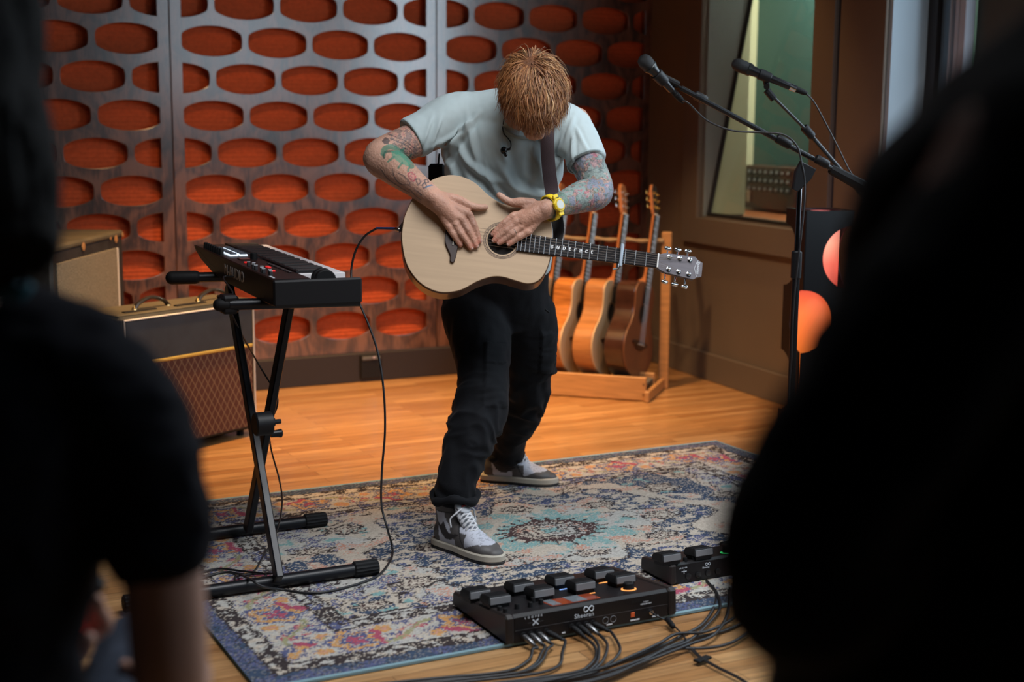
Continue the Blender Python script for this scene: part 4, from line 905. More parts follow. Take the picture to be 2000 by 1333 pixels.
# small pedal
sA = PUV(1303, 1106, .062); sB = PUV(1370, 1091, .062)
t2, top2, ty, tz = pedal('small black loop pedal with two foot switches behind the right end of the long pedal', 2.190, 2.50, 3.262, 3.412, .062, .040, [(sA[0], sA[1]), (sA[0]+.115, sA[1]+.004)])
va = 3.262; t = t2
g = G(); g.box(UV(2.345, va-.0006, .040), (.262, .0016, .055), (E1, E2, EZ)); g.build('rear_panel', PANEL, t)
for k, (du, mt) in enumerate(((.045, 0), (.075, 0), (.105, 0))):
    g = G(); g.lathe(top2(2.21+du, 3.277), tz, [(0, .0066), (.012, .006), (.013, .004)], 12); g.build('small_knob', BLKR, t)
for u, mt in ((2.228, M('green_led', (.05, .5, .1), .5, emit=((.05, 1, .25), 1.2))), (2.297, M('orange_glow', (.5, .2, .05), .5)), (2.286, M('green_led', (.05, .5, .1), .5))):
    g = G(); g.box(top2(u, 3.275, .002), (.008, .005, .003), (E1, ty, tz)); g.build('status_light', mt, t)
g = G(); q = top2(2.425, 3.30); g.lathe(q, tz, [(0, .024), (.0025, .024), (.003, .018)], 28); g.build('glowing_ring', M('green_led', (.05, .5, .1), .5), t)
g = G(); g.lathe(q, tz, [(0, .018), (.02, .016), (.022, .013)], 24); g.build('encoder_knob', BLKR, t)
ulet('LOOPER', 2.222, .056, .0055, 1.0, 1.6); ulet('Sheeran', 2.305, .046, .0075, 1.0)
g = G(); g.box(rear(2.240, .047, .001), (.018, .0004, .0018), (E1, E2, EZ)); g.box(rear(2.240, .047, .001), (.0018, .0004, .012), (E1, E2, EZ)); g.build('cross_emblem', PR, t)
a = np.linspace(0, 2*np.pi, 40, endpoint=False); cen = rear(2.324, .058, .001)
g = G(); g.tube([cen+E1*(.0085*math.cos(q)/(1+math.sin(q)**2))+EZ*(.011*math.sin(q)*math.cos(q)/(1+math.sin(q)**2)) for q in a], .0008, 6, closed=True); g.build('loop_emblem', PR, t)
for u in (2.255, 2.29, 2.325, 2.36):
    g = G(); g.lathe(rear(u, .030), -E2, [(0, .009), (.004, .009), (.005, .006)], 14); g.build('jack_socket', M('socket_dark', (.03, .03, .032), .35, .5), t)
# ================================================================ CABLES ON THE FLOOR
va = 3.052; JU = [1.600, 1.622, 1.644, 1.668, 1.745, 1.765, 1.788, 1.808]
FLP = [[(1027, 1253), (1040, 1269), (1034, 1288), (1003, 1308), (953, 1317), (860, 1325), (740, 1337)], [(1046, 1254), (1057, 1276), (1046, 1297), (1015, 1314), (953, 1322), (860, 1330), (740, 1344)],
 [(1063, 1250), (1069, 1269), (1058, 1291), (1034, 1309), (984, 1319), (860, 1333), (740, 1350)], [(1088, 1248), (1098, 1276), (1094, 1297), (1071, 1311), (1015, 1321), (870, 1337), (740, 1356)],
 [(1145, 1238), (1161, 1263), (1164, 1282), (1151, 1300), (1127, 1313), (1046, 1326), (880, 1345)], [(1159, 1238), (1169, 1263), (1168, 1288), (1158, 1304), (1133, 1317), (1050, 1330), (880, 1350)],
 [(1179, 1240), (1186, 1260), (1180, 1286), (1164, 1305), (1139, 1320), (1055, 1334), (880, 1356)], [(1205, 1248), (1211, 1266), (1203, 1285), (1185, 1299), (1155, 1316), (1065, 1335), (880, 1362)]]
where = ['first jack from the left end', 'second jack from the left end', 'third jack from the left end', 'fourth jack from the left end', 'first middle jack', 'second middle jack', 'third middle jack', 'last middle jack, beside the round sockets,']
for k, (u, P) in enumerate(zip(JU, FLP)):
    th = thing('audio_cable', 'black audio cable in the %s of the long pedal' % where[k], 'cable', rear(u, .005), 'audio cables plugged into the long pedal')
    s0 = rear(u, .030); dirn = nrm(-E2*.9-EZ*.22+E1*(.16 if k not in (3, 7) else .45))
    pl_ = G(); pl_.lathe(s0, dirn, [(.003, .0045), (.008, .0045), (.009, .0078), (.034, .0074), (.036, .0060), (.052, .0045)], 14)
    pl_.build('jack_plug', M('plug_grey', (.16, .16, .165), .3, .8) if k in (0, 1, 2, 6) else BLKR, th)
    pts = [s0+dirn*.048, s0+dirn*.062]+[PZ(x, y, max(.006, .022-.006*i)+.0012*k) for i, (x, y) in enumerate(P)][0 if False else 1:]
    g = G(); g.tube(pts, .0040, 8, 8); g.build('cable_lead', CAB, th, 60)
BUN = [[(1393, 1145), (1398, 1170), (1390, 1195), (1368, 1223), (1334, 1241), (1303, 1257), (1263, 1275), (1201, 1297), (1139, 1313), (1046, 1327), (860, 1350)],
 [(1380, 1135), (1400, 1160), (1405, 1190), (1380, 1222), (1343, 1254), (1294, 1272), (1232, 1303), (1139, 1333), (1000, 1350)], [(1440, 1180), (1436, 1205), (1380, 1234), (1322, 1239), (1288, 1257), (1232, 1283), (1170, 1307), (1046, 1335), (900, 1350)],
 [(1475, 1205), (1418, 1232), (1356, 1247), (1309, 1263), (1263, 1285), (1201, 1308), (1108, 1331), (950, 1350)], [(1480, 1222), (1433, 1254), (1387, 1266), (1325, 1269), (1278, 1286), (1216, 1313), (1139, 1336), (1000, 1352)],
 [(1425, 1150), (1420, 1200), (1395, 1240), (1350, 1258), (1300, 1278), (1240, 1300), (1190, 1322), (1100, 1345)]]
wb = ['hugging the pedals most closely', 'leaving beside the small pedal', 'passing under the tied cord', 'swinging in from the far right', 'lowest of the bundle, widest curve', 'under the dark figure at right']
for k, P in enumerate(BUN):
    pts = [PZ(x, y, .0065+.0065*(k % 3)) for x, y in P]
    cable('audio_cable', 'black floor cable in the bundle below the pedals, '+wb[k], 'cable', pts, .0043, CAB, 'bundled audio cables on the bare floor in front of the rug')
P = [(1310, 1218), (1335, 1243), (1348, 1266), (1366, 1285), (1400, 1305), (1440, 1325), (1470, 1345)]
th = thing('power_cord', 'thin black power cord with ferrite bead running from the long pedal to lower right', 'cable', rear(1.99, .005))
s0 = rear(1.99, .032); pts = [s0-E2*.008, s0-E2*.03+E1*.004-EZ*.004]+[PZ(x, y, .012) for x, y in P]
g = G(); g.tube(pts, .0024, 8, 8); g.build('cord', CAB, th, 60)
g = G(); g.tube([p+A3(.004, .002, .001) for p in pts[4:]], .0024, 8, 8); g.build('cord', CAB, th, 60)
g = G(); a, b = PZ(1304, 1211, .02), PZ(1314, 1224, .016); d = nrm(b-a); g.caps([a, b], .0078, 12, 0); g.build('ferrite_bead', BLKR, th)
g = G(); g.box(PZ(1372, 1288, .012), (.05, .02, .006), (nrm(E1+.25*E2), nrm(E2-.25*E1), EZ), .001); g.build('cable_tie', BLKR, th)
# ================================================================ PLAYED GUITAR
GS = PY(981, 470, 4.20); _d = ray(1283, 511); L_ = XN-.305
lo, hi = 4.20, 4.45
def dist(Y): return np.linalg.norm(PY(1283, 511, Y)-GS)
for _ in range(40):
    md = (lo+hi)/2
    if dist(md) < L_: lo = md
    else: hi = md
GA = nrm(PY(1283, 511, lo)-GS); GN = A3(.11, -math.cos(math.radians(21)), math.sin(math.radians(21))); GN = nrm(GN-GA*(GN@GA)); GY = np.cross(GN, GA)
G0 = GS-GA*.305
def gw(x, y, z=0.): return G0+GA*x+GY*y+GN*z
def PG(x, y, d=0.): return onplane(x, y, G0+GN*d, GN)
root = thing('acoustic_guitar', 'pale spruce top acoustic guitar with grey headstock held level by the ginger haired musician', 'guitar', (0, 0, 0))
make_guitar(root, M('walnut_side', (.12, .06, .032), .4, nz=(14, .3, (1, 6, 1)), coat=.2), M('pale_soundboard', (.50, .35, .22), .5, nz=(22, .07, (.15, 4, 1)), spec=.35),
            M('dark_neck', (.035, .022, .02), .4), M('grey_veneer', (.15, .135, .15), .45, nz=(30, .15, (.2, 4, 1))), CHR, played=True, dep=.085)
tx = text('subtract', 'handwritten_lettering', (.452, -.0065, .0108), (1, .0, 0), (0, 1, 0), .0215, M('white_pen', (.85, .87, .90), .6), root, .0004, .95, .12, 1.85, bold=.0005)
ti = math.radians(11); HXt = A3(math.cos(ti), 0, -math.sin(ti)); HZt = A3(math.sin(ti), 0, math.cos(ti)); HOt = A3(XN+.004, 0, .004)+HZt*.001
text('Sheeran', 'headstock_lettering', HOt+HXt*.1255+A3(0, .0235, 0), (0, -1, 0), HXt, .0125, WHT, root, .0002, .95, 0, 1.05, bold=.0003)
g = G(); g.tube([HOt+HXt*(.117+.003*abs(k))+A3(0, .026*k/3, 0) for k in range(-3, 4)], .0008, 5); g.build('headstock_line', WHT, root)
place(root, G0, GA, GN)
g = G(); xc = XN-SCALE*(1-2**(-3/12))-.013
cp = thing('guitar_capo', 'pale blue grey capo clamped across the guitar neck near the headstock', 'capo', gw(xc, 0, .02))
g.box(gw(xc, -.001, .0185), (.0095, .072, .010), (GA, GY, GN), .002); g.build('pressure_bar', M('capo_blue_grey', (.30, .36, .43), .35, .2), cp)
g = G(); g.box(gw(xc, -.001, .0125), (.008, .052, .003), (GA, GY, GN), .001); g.build('rubber_pad', BLKR, cp)
g = G(); g.tube([gw(xc, -.035, .018), gw(xc-.002, -.040, .005), gw(xc-.003, -.034, -.018), gw(xc-.003, -.010, -.024)], .0032, 8, 4); g.tube([gw(xc-.002, -.038, .004), gw(xc-.018, -.043, .0)], .003, 8)
g.build('clamp_lever', M('capo_steel', (.4, .41, .43), .3, .9), cp)
# ================================================================ THE MUSICIAN
def J(x, y, Y): return PY(x, y, Y)
def JR(rows):
    P = np.array([J(*r[:3]) for r in rows]); return P, [r[3] for r in rows], [r[4] if len(r) > 4 else r[3] for r in rows]
man = thing('person', 'ginger haired man in pale blue t-shirt and black trousers bowed over his acoustic guitar', 'person', UV(2.0, 4.1, 0)*0+A3(-.05, 4.62, .009))
XA = A3(1, 0, 0)
WR = PG(846, 388, .040); WL = PG(1062, 411, .044)
ELR = J(741, 305, 4.34); SHR = J(893, 236, 4.50); ELL = J(1168, 373, 4.36); SHL = J(1118, 244, 4.50)
b = G()
# hands --------------------------------------------------------------------
def hand(wr, fing, thumb, rad=.0106):
    mc = []
    for (m_, p_, d_, t_) in fing:
        M_, P_, D_, T_ = [PG(*q) for q in (m_, p_, d_, t_)]; mc.append(M_)
        b.caps([M_*.9+wr*.1, M_, P_, D_, T_], [rad*1.18, rad*1.15, rad*1.02, rad*.93, rad*.80], 12, 5)
        b.caps([wr*.93+M_*.07, wr*.5+M_*.5, M_], [.0175, .0150, .0122], 12, 4)
    for a, c in zip(mc[:-1], mc[1:]):
        q = (a+c)/2; b.caps([wr*.9+q*.1, wr*.5+q*.5, wr*.1+q*.9], [.016, .0140, .0105], 12, 4)
    for (m_, p_, d_, t_) in fing:
        b.caps([PG(*m_)+GN*.0035, PG(*m_)+GN*.0035+nrm(PG(*p_)-PG(*m_))*.006], [.0118, .0112], 12, 2); b.caps([PG(*p_)+GN*.0012-nrm(PG(*d_)-PG(*p_))*.002, PG(*p_)+GN*.0012+nrm(PG(*d_)-PG(*p_))*.003], [.0108, .0106], 12, 2)
    Q = [PG(*q) for q in thumb]
    b.caps(Q, [.018, .0165, .0128, .0112, .0096][:len(Q)], 12, 5)
    b.caps([Q[1], mc[0]*.45+wr*.55, mc[0]], [.012, .012, .010], 10, 3)
hand(WR, [((916, 419, .026), (926, 440, .026), (932, 457, .017), (936, 472, .010)),
          ((902, 429, .030), (914, 449, .030), (923, 466, .019), (930, 481, .010)),
          ((889, 437, .028), (901, 457, .027), (911, 471, .018), (919, 484, .010)),
          ((877, 443, .022), (886, 458, .021), (893, 469, .015), (899, 479, .010))],
     [(862, 385, .030), (893, 391, .026), (916, 401, .022), (933, 405, .018), (948, 405, .013)])
hand(WL, [((1003, 422, .026), (985, 436, .024), (973, 447, .017), (963, 457, .012)),
          ((1010, 433, .030), (989, 450, .027), (976, 461, .019), (965, 470, .013)),
          ((1020, 443, .028), (1000, 457, .026), (987, 467, .018), (975, 475, .014)),
          ((1032, 453, .024), (1014, 463, .022), (1004, 470, .017), (994, 477, .014))],
     [(1040, 399, .032), (1016, 396, .030), (1000, 396, .028), (987, 390, .028), (975, 381, .028)])
b.caps([WL, PG(1044, 412, .035), PG(1024, 428, .028)], [.028, .029, .025], 20, 5, side=np.cross(GN, nrm(WL-PG(1024, 428, .028))), r2=[.023, .019, .013])
b.caps([WR, PG(864, 403, .033), PG(886, 424, .027)], [.029, .028, .024], 20, 5, side=np.cross(GN, nrm(WR-PG(886, 424, .027))), r2=[.023, .019, .013])
# arms ----------------------------------------------------------------------
b.caps([SHR, SHR*.5+ELR*.5, ELR, ELR*.72+WR*.28, ELR*.35+WR*.65, WR], [.062, .056, .050, .055, .044, .034], 20, 6, r2=[.062, .054, .049, .053, .040, .028])
b.caps([ELR*.3+WR*.7, WR*.85+PG(897, 430, .026)*.15, PG(882, 425, .028)], [.040, .033, .026], 18, 4, r2=[.034, .028, .020])
b.caps([SHL, SHL*.5+ELL*.5, ELL, ELL*.72+WL*.28, ELL*.35+WL*.65, WL], [.062, .055, .050, .052, .041, .029], 20, 6, r2=[.062, .054, .049, .050, .037, .025])
b.caps([ELL*.3+WL*.7, WL*.85+PG(1014, 434, .026)*.15, PG(1026, 432, .030)], [.037, .029, .027], 18, 4, r2=[.033, .026, .022])
# torso, neck, legs ---------------------------------------------------------
TOR = [(968, 640, 4.70, .10, .09), (970, 590, 4.70, .145, .10), (975, 520, 4.64, .15, .10), (979, 440, 4.60, .155, .105), (983, 370, 4.56, .160, .11), (988, 310, 4.52, .165, .115), (996, 262, 4.48, .15, .10), (1004, 235, 4.46, .09, .08)]
P, r1, r2 = JR(TOR); b.caps(P, r1, 24, 4, side=XA, r2=r2)
b.caps([SHR, J(1000, 238, 4.47), SHL], [.058, .075, .058], 18, 4)
HC = J(1042, 192, 4.26); HU = nrm((.10, -.83, .55)); HF = nrm(A3(.20, -.50, -.84)); HF = nrm(HF-HU*(HF@HU)); HR_ = np.cross(HU, HF)   # crown, face, side
b.caps([J(1003, 240, 4.47), J(1012, 225, 4.42), HC-HU*.055-HF*.025], [.062, .056, .058], 18, 4)
def hp(r, f, u): return HC+HR_*r+HF*f+HU*u
def ell(g, c, rad, ax, n=20, m=14):
    rings = []
    for i in range(m+1):
        t = math.pi*i/m; t = min(max(t, .03), math.pi-.03); a = np.linspace(0, 2*np.pi, n, endpoint=False)
        rings.append(c+np.outer(np.cos(a)*rad[0]*math.sin(t), ax[0])+np.outer(np.sin(a)*rad[1]*math.sin(t), ax[1])-ax[2]*rad[2]*math.cos(t))
    g.loft(rings)
HAX = (HR_, HF, HU)
ell(b, hp(0, -.008, .022), (.076, .094, .082), HAX); ell(b, hp(0, .030, -.035), (.060, .062, .080), HAX); ell(b, hp(0, .058, -.088), (.034, .032, .028), HAX)
b.caps([hp(0, .090, .012), hp(0, .108, -.016), hp(0, .112, -.030)], [.009, .012, .014], 10, 3)         # nose
b.caps([hp(-.030, .082, .022), hp(.030, .082, .022)], [.012, .012], 10, 3)                          # brow
b.caps([hp(-.020, .088, -.060), hp(0, .094, -.060), hp(.020, .088, -.060)], [.007, .008, .007], 10, 3)   # mouth
for s_ in (-1, 1): b.caps([hp(s_*.077, -.006, .012), hp(s_*.083, -.014, -.010), hp(s_*.078, -.004, -.030)], [.011, .013, .008], 10, 3, side=HR_, r2=[.006, .007, .005])
def legpath(rows, k): P, r, _ = JR(rows); return P, [x*k for x in r]
LEGF = [(930, 612, 4.64, .118), (938, 660, 4.56, .104), (944, 706, 4.48, .090), (942, 766, 4.40, .083), (934, 808, 4.36, .084), (920, 850, 4.32, .078), (905, 892, 4.29, .070), (890, 936, 4.26, .059), (886, 962, 4.255, .063), (887, 978, 4.255, .061)]
LEGB = [(1018, 612, 4.70, .118), (1030, 660, 4.71, .104), (1034, 706, 4.73, .090), (1027, 764, 4.80, .078), (1018, 800, 4.86, .073), (1004, 836, 4.93, .067), (994, 868, 4.99, .059), (989, 884, 5.02, .060), (989, 894, 5.03, .054)]
FD1 = nrm((.72, -.69, 0)); FO1 = A3(-.238, 4.290, .010); FD2 = nrm((.975, -.22, 0)); FO2 = A3(-.112, 5.095, .010)
for rows, fo, fd in ((LEGF, FO1, FD1), (LEGB, FO2, FD2)):
    P, r = legpath(rows[:-3], .62); b.caps(list(P)+[fo+fd*.066+EZ*.16, fo+fd*.068+EZ*.12, fo+fd*.072+EZ*.07], r+[.033, .030, .030], 16, 4)
    b.caps([fo+fd*.06+EZ*.06, fo+fd*.15+EZ*.05, fo+fd*.22+EZ*.04], [.026, .026, .018], 12, 3)
V, Fc = b.fuse(.0028, 5, .5)
Nn = vnormals(V, Fc)
# skin colour and tattoos ----------------------------------------------------
px = np.array(projpx(V)) if False else None
Z_ = (V-CO)@FW; PXX = 1000+F*((V-CO)@RT)/Z_; PYY = 666.5-F*((V-CO)@UPV)/Z_
skin = np.array(lin('bd937f')); C = np.tile(skin, (len(V), 1)); nz = np.array([noise.fractal(Vector(p*14), 1, 2, 3) for p in V]); C *= (1+.12*nz)[:, None]
def seg_t(P, A, B): AB = B-A; return (P-A)@AB/(AB@AB)
def near(P, A, B, r): t = np.clip(seg_t(P, A, B), 0, 1); return np.linalg.norm(P-(A+np.outer(t, B-A)), axis=1) < r
handR = near(V, WR, PG(905, 455, .02), .07) & (seg_t(V, ELR, WR) > .98); handL = near(V, WL, PG(990, 450, .02), .075) & (seg_t(V, ELL, WL) > 1.)
for h in (handR, handL): C[h] *= np.array([.94, .88, .86])*(1+.22*nz[h])[:, None]
armL = (near(V, SHL, ELL, .09) | near(V, ELL, WL, .075)) & ~handL & (PXX > 1040) & (seg_t(V, ELL, WL) < .93) & (PYY > 285)
armR = (near(V, SHR, ELR, .09) | near(V, ELR, WR, .075)) & ~handR & (PXX < 850) & (seg_t(V, ELR, WR) < .93)
def nf(sc, off, P=None, o=3):
    P = V if P is None else P; return np.array([noise.fractal(Vector((p[0]*sc+off, p[1]*sc, p[2]*sc)), 1, 2, o) for p in P])
idx = np.where(armL)[0]; q = V[idx]; n1, n2, n3, n4 = nf(22, 3, q), nf(26, 11, q), nf(48, 23, q), nf(95, 31, q)
c = C[idx]*.70
def mixc(c, m, col, a=.8): c[m] = c[m]*(1-a)+np.array(lin(col))*a
c = c*.85+np.array(lin('8fa3a6'))*.15; mixc(c, n1 > .0, '6f9c9c', .6); mixc(c, n1 < -.22, '5f7f9c', .6); mixc(c, n2 > .42, 'b86a70', .5); mixc(c, (n2 < -.38), 'cfa298', .45); mixc(c, n3 > .56, 'b04458', .6)
mixc(c, (np.abs(n3) < .035), '3a3e48', .6); mixc(c, (np.abs(n1) < .022), '2e323c', .65); mixc(c, (np.abs(n4) < .04) & (n2 > 0.05), '4a505c', .4); mixc(c, n4 > .42, '3d6a58', .55)
band = (PYY[idx] < 338) & (PXX[idx] < 1180); mixc(c, band & (n4 > .0), '4a4c55', .45)
C[idx] = c
idx = np.where(armR)[0]; qx, qy = PXX[idx], PYY[idx]; c = C[idx]; q = V[idx]; n3, n4 = nf(70, 5, q), nf(120, 9, q)
def stroke(pts, w, col, a=.8, sub=4):
    Pp = spline(np.array(pts, float), sub) if sub and len(pts) > 2 else np.array(pts, float); m = np.zeros(len(qx), bool)
    for A_, B_ in zip(Pp[:-1], Pp[1:]):
        d = B_-A_; t = np.clip(((qx-A_[0])*d[0]+(qy-A_[1])*d[1])/(d@d+1e-9), 0, 1); m |= np.hypot(qx-A_[0]-t*d[0], qy-A_[1]-t*d[1]) < w
    mixc(c, m, col, a)
def poly(pts, col, a=.75):
    P_ = np.array(pts, float); m = np.zeros(len(qx), bool); j = len(P_)-1
    for i in range(len(P_)):
        cond = ((P_[i, 1] > qy) != (P_[j, 1] > qy)) & (qx < (P_[j, 0]-P_[i, 0])*(qy-P_[i, 1])/(P_[j, 1]-P_[i, 1]+1e-9)+P_[i, 0]); m ^= cond; j = i
    mixc(c, m, col, a)
up = (qx > 752) & (qy < 302+.0*qx) & ((qy-238) < (qx-770)*1.9+50)
mixc(c, up & (n3 > .06), '54565f', .55); mixc(c, up & (np.abs(n4) < .06), '2c2e36', .6); mixc(c, up & (n3 < -.33), 'a7666a', .45)
for k in range(4): stroke([(758+k*5, 262+k*9), (790+k*3, 275+k*9), (812, 292+k*8)], .8, '33353d', .7)
stroke([(748, 300), (752, 290), (764, 287), (776, 292), (788, 303), (800, 315), (804, 325)], 5.2, '3d7a66', .8); stroke([(750, 308), (752, 298), (765, 296), (776, 300)], 2.5, '2b5548', .8)
poly([(764, 296), (778, 294), (792, 304), (802, 318), (800, 326), (788, 322), (776, 315), (766, 306)], '4a8f76', .75)
for A_, B_ in (((770, 306), (758, 316)), ((786, 318), (778, 328)), ((796, 310), (803, 303)), ((782, 298), (789, 291)), ((800, 324), (797, 334))): stroke([A_, B_], 2.0, '3d7a66', .8, 0)
poly([(752, 268), (758, 270), (762, 275), (758, 281), (750, 282), (746, 276)], '303038', .8)
stroke([(808, 340), (802, 337), (797, 341), (801, 349), (808, 354), (811, 345), (808, 340)], 1.3, 'b0485a', .85); stroke([(803, 343), (806, 347)], 2.5, 'c86a70', .6, 0)
stroke([(766, 330), (770, 345), (780, 358), (795, 362), (800, 358), (790, 345), (778, 338)], 1.1, '40434b', .7); stroke([(744, 330), (755, 347), (775, 362), (800, 377)], .9, '4a4c54', .6)
for p_ in ([(812, 350), (816, 362), (822, 356), (818, 350), (812, 350)], [(824, 362), (830, 356), (834, 364), (828, 368), (824, 362)], [(829, 352), (835, 350), (837, 356), (831, 358), (829, 352)]): stroke(p_, 1.1, '383a44', .8, 0)
poly([(830, 365), (843, 360), (848, 366), (836, 374)], '3b7394', .8); stroke([(812, 372), (822, 380), (828, 390)], 1.0, '44464f', .7); stroke([(800, 370), (815, 386), (825, 392)], 1.0, '44464f', .6)
mixc(c, (qx > 800) & (qx < 835) & (np.abs(n3) < .05), '55565e', .5); mixc(c, (n3 > .42) & (qx > 790), '8f6a66', .4)
back = (Nn[idx] @ -FW) < 0.1
C[idx] = c
wl = near(V, WL, WL+nrm(ELL-WL)*.03, .06) & ~handL & (PXX > 1052); C[wl & (nz > -.1)] = C[wl & (nz > -.1)]*.55+np.array(lin('3f6a5a'))*.45
# nails and reddish fingertips
for tip in ((938, 470, .010), (931, 480, .010), (920, 484, .010), (899, 477, .010), (963, 457, .012), (965, 470, .013), (975, 475, .014), (994, 477, .014)):
    m = np.linalg.norm(V-PG(*tip), axis=1) < .016; C[m] *= np.array([1.04, .90, .89])
SKIN = M('skin', (.5, .3, .2), .52, attr='Col', bump=(170, .0022), spec=.4)
SKIN.node_tree.nodes['Principled BSDF'].inputs['Subsurface Weight'].default_value = .08
SKIN.node_tree.nodes['Principled BSDF'].inputs['Subsurface Radius'].default_value = (.012, .004, .002)
body = mkobj('body', V, Fc, SKIN, man, True, cols=np.clip(C, 0, 1))
for s_ in (-1, 1):
    g = G(); ell(g, hp(s_*.030, .080, .004), (.011, .011, .011), HAX, 12, 8); g.build('eye', M('eye_white', (.6, .6, .58), .2), man)
# finger nails ------------------------------------------------------------
nail = M('nail', (.46, .285, .24), .35)
for a_, t_ in (((934, 455, .017), (938, 470, .010)), ((922, 465, .019), (931, 480, .010)), ((911, 471, .018), (920, 484, .010)), ((892, 468, .015), (899, 477, .010)),
               ((973, 447, .017), (963, 457, .012)), ((976, 461, .019), (965, 470, .013)), ((987, 467, .018), (975, 475, .014)), ((1004, 470, .017), (994, 477, .014)), ((933, 405, .018), (948, 405, .013)), ((987, 390, .028), (975, 381, .028))):
    A_, B_ = PG(*a_), PG(*t_); d = nrm(B_-A_); u = nrm(GN-d*(GN@d)); s_ = np.cross(d, u); c_ = B_+u*.0052+d*.001
    g = G(); R = []
    for k in range(5): x = (k/4-.5)*.011; R.append(np.array([c_+d*x+s_*math.sin(q_)*.0052*(1-.25*(k == 4))+u*(math.cos(q_)*.0026-.0008) for q_ in np.linspace(-1.2, 1.2, 7)]+[c_+d*x-u*.001]))
    g.loft(R); g.build('fingernail', nail, man, True)
# ---------------------------------------------------------------- t-shirt
b = G()
TS = [(972, 522, 4.65, .176, .124), (974, 498, 4.635, .182, .128), (977, 450, 4.60, .183, .132), (980, 380, 4.555, .183, .136), (984, 320, 4.52, .192, .138), (990, 275, 4.49, .190, .125), (999, 246, 4.47, .150, .105), (1006, 228, 4.455, .085, .08)]
P, r1, r2 = JR(TS); b.tube(P, r1, 40, 5, XA, r2)
HMR = J(803, 271, 4.415); HML = J(1145, 318, 4.415)
b.caps([J(940, 238, 4.50), J(1000, 226, 4.47), J(1075, 236, 4.49)], [.098, .088, .088], 24, 4)
b.tube([J(960, 252, 4.50), J(905, 235, 4.50), J(868, 236, 4.475), J(830, 256, 4.435), HMR], [.105, .090, .079, .069, .066], 28, 5)
b.tube([J(1050, 262, 4.50), J(1098, 250, 4.50), J(1124, 268, 4.47), HML], [.105, .086, .072, .063], 28, 5)
b.caps([J(905, 290, 4.51), J(925, 350, 4.54)], [.075, .07], 18, 2)
V, Fc = b.fuse(.0052, 10, .5)
for _ in range(2):
    Nn = vnormals(V, Fc)
    Z_ = (V-CO)@FW; qx = 1000+F*((V-CO)@RT)/Z_; qy = 666.5-F*((V-CO)@UPV)/Z_
    if _ == 0:
        # folds radiating from the arm pits and across the belly
        def ridge(cx, cy, ang, w, L0, amp, bend=0.):
            ca_, sa_ = math.cos(ang), math.sin(ang); s = (qx-cx)*ca_+(qy-cy)*sa_; t = -(qx-cx)*sa_+(qy-cy)*ca_+bend*s*s/100; return amp*np.exp(-(t/w)**2)*np.exp(-(s/L0)**4)
        D = np.zeros(len(V))
        for a_ in ((905, 262, 2.2, 5, 45, .010), (890, 285, 1.9, 4, 38, .009), (925, 285, 1.35, 6, 55, .008), (880, 265, 2.6, 4, 45, .007), (850, 262, 1.9, 4, 30, .006), (930, 330, .7, 7, 60, .009, .4), (990, 330, 1.25, 10, 60, .010), (1030, 375, .35, 9, 70, .013, .6), (1010, 405, .3, 8, 75, .011, .8),
                   (960, 390, .75, 8, 60, .010), (1105, 275, 1.9, 5, 45, .009), (1118, 285, 1.55, 4, 35, .007), (1090, 300, 1.8, 5, 40, .009), (1060, 350, 1.2, 9, 50, .008), (895, 350, 1.1, 6, 60, .009), (915, 385, .9, 6, 60, .008), (835, 255, 1.9, 4, 28, .004), (1135, 270, 1.1, 4, 30, .005)):
            D += ridge(*a_)-.4*ridge(a_[0]+a_[3]*1.6*math.sin(a_[2]), a_[1]-a_[3]*1.6*math.cos(a_[2]), *a_[2:])
        D += .0045*fbm(V, (9, 9, 5), 2)
        V = V+Nn*(1.45*D)[:, None]
    else: V = V+Nn*(.0012*fbm(V, (40, 40, 25), 2))[:, None]
SHM = M('pale_blue_jersey', (.47, .56, .575), .85, sheen=.2, bump=(900, .0004), spec=.2, nz=(3, .04))
ts = mkobj('t_shirt', V, Fc, SHM, man, True)
seamM = M('jersey_seam', (.30, .37, .38), .85)
# hems and neckline
def ringabout(c, ax, r, rr, n=40, k=1., side=None):
    ax = nrm(ax); u = nrm(np.cross(ax, EZ)); v = np.cross(ax, u); return [c+u*math.cos(t)*r+v*math.sin(t)*r*k for t in np.linspace(0, 2*np.pi, n, endpoint=False)]
g = G(); g.tube(ringabout(HMR+nrm(HMR-J(830, 256, 4.435))*-.003, HMR-J(830, 256, 4.435), .0635, .003), .0030, 6, closed=True); g.build('sleeve_hem', seamM, ts)
g = G(); g.tube(ringabout(HML+nrm(HML-J(1124, 268, 4.47))*-.003, HML-J(1124, 268, 4.47), .0605, .003), .0030, 6, closed=True); g.build('sleeve_hem', seamM, ts)
nc = J(1020, 232, 4.42); g = G(); g.tube(ringabout(nc, nrm((.15, -.75, .62)), .075, .004), .0055, 8, closed=True); g.build('neck_band', seamM, ts)
# ---------------------------------------------------------------- trousers
b = G()
P, r1, r2 = JR([(970, 503, 4.645, .174, .120), (968, 528, 4.655, .178, .126), (968, 575, 4.675, .180, .13), (972, 615, 4.685, .180, .135), (974, 650, 4.68, .150, .12)]); b.tube(P, r1, 32, 4, XA, r2)
for rows in (LEGF, LEGB): P, r, _ = JR(rows); b.caps(P[:-1], r[:-1], 24, 5); b.tube(P[-3:], [r[-3]*.98, r[-2]*1.02, r[-1]*.98], 24, 3)
V, Fc = b.fuse(.0062, 8, .5); Nn = vnormals(V, Fc); Z_ = (V-CO)@FW; qx = 1000+F*((V-CO)@RT)/Z_; qy = 666.5-F*((V-CO)@UPV)/Z_
fr = 1-np.abs(fbm(V+.10*np.column_stack([fbm(V+k, 5, 2) for k in (0, 3, 7)]), (8, 8, 15), 2))*2.6; lowz = np.clip((.85-V[:, 2])/.45, .25, 1.)
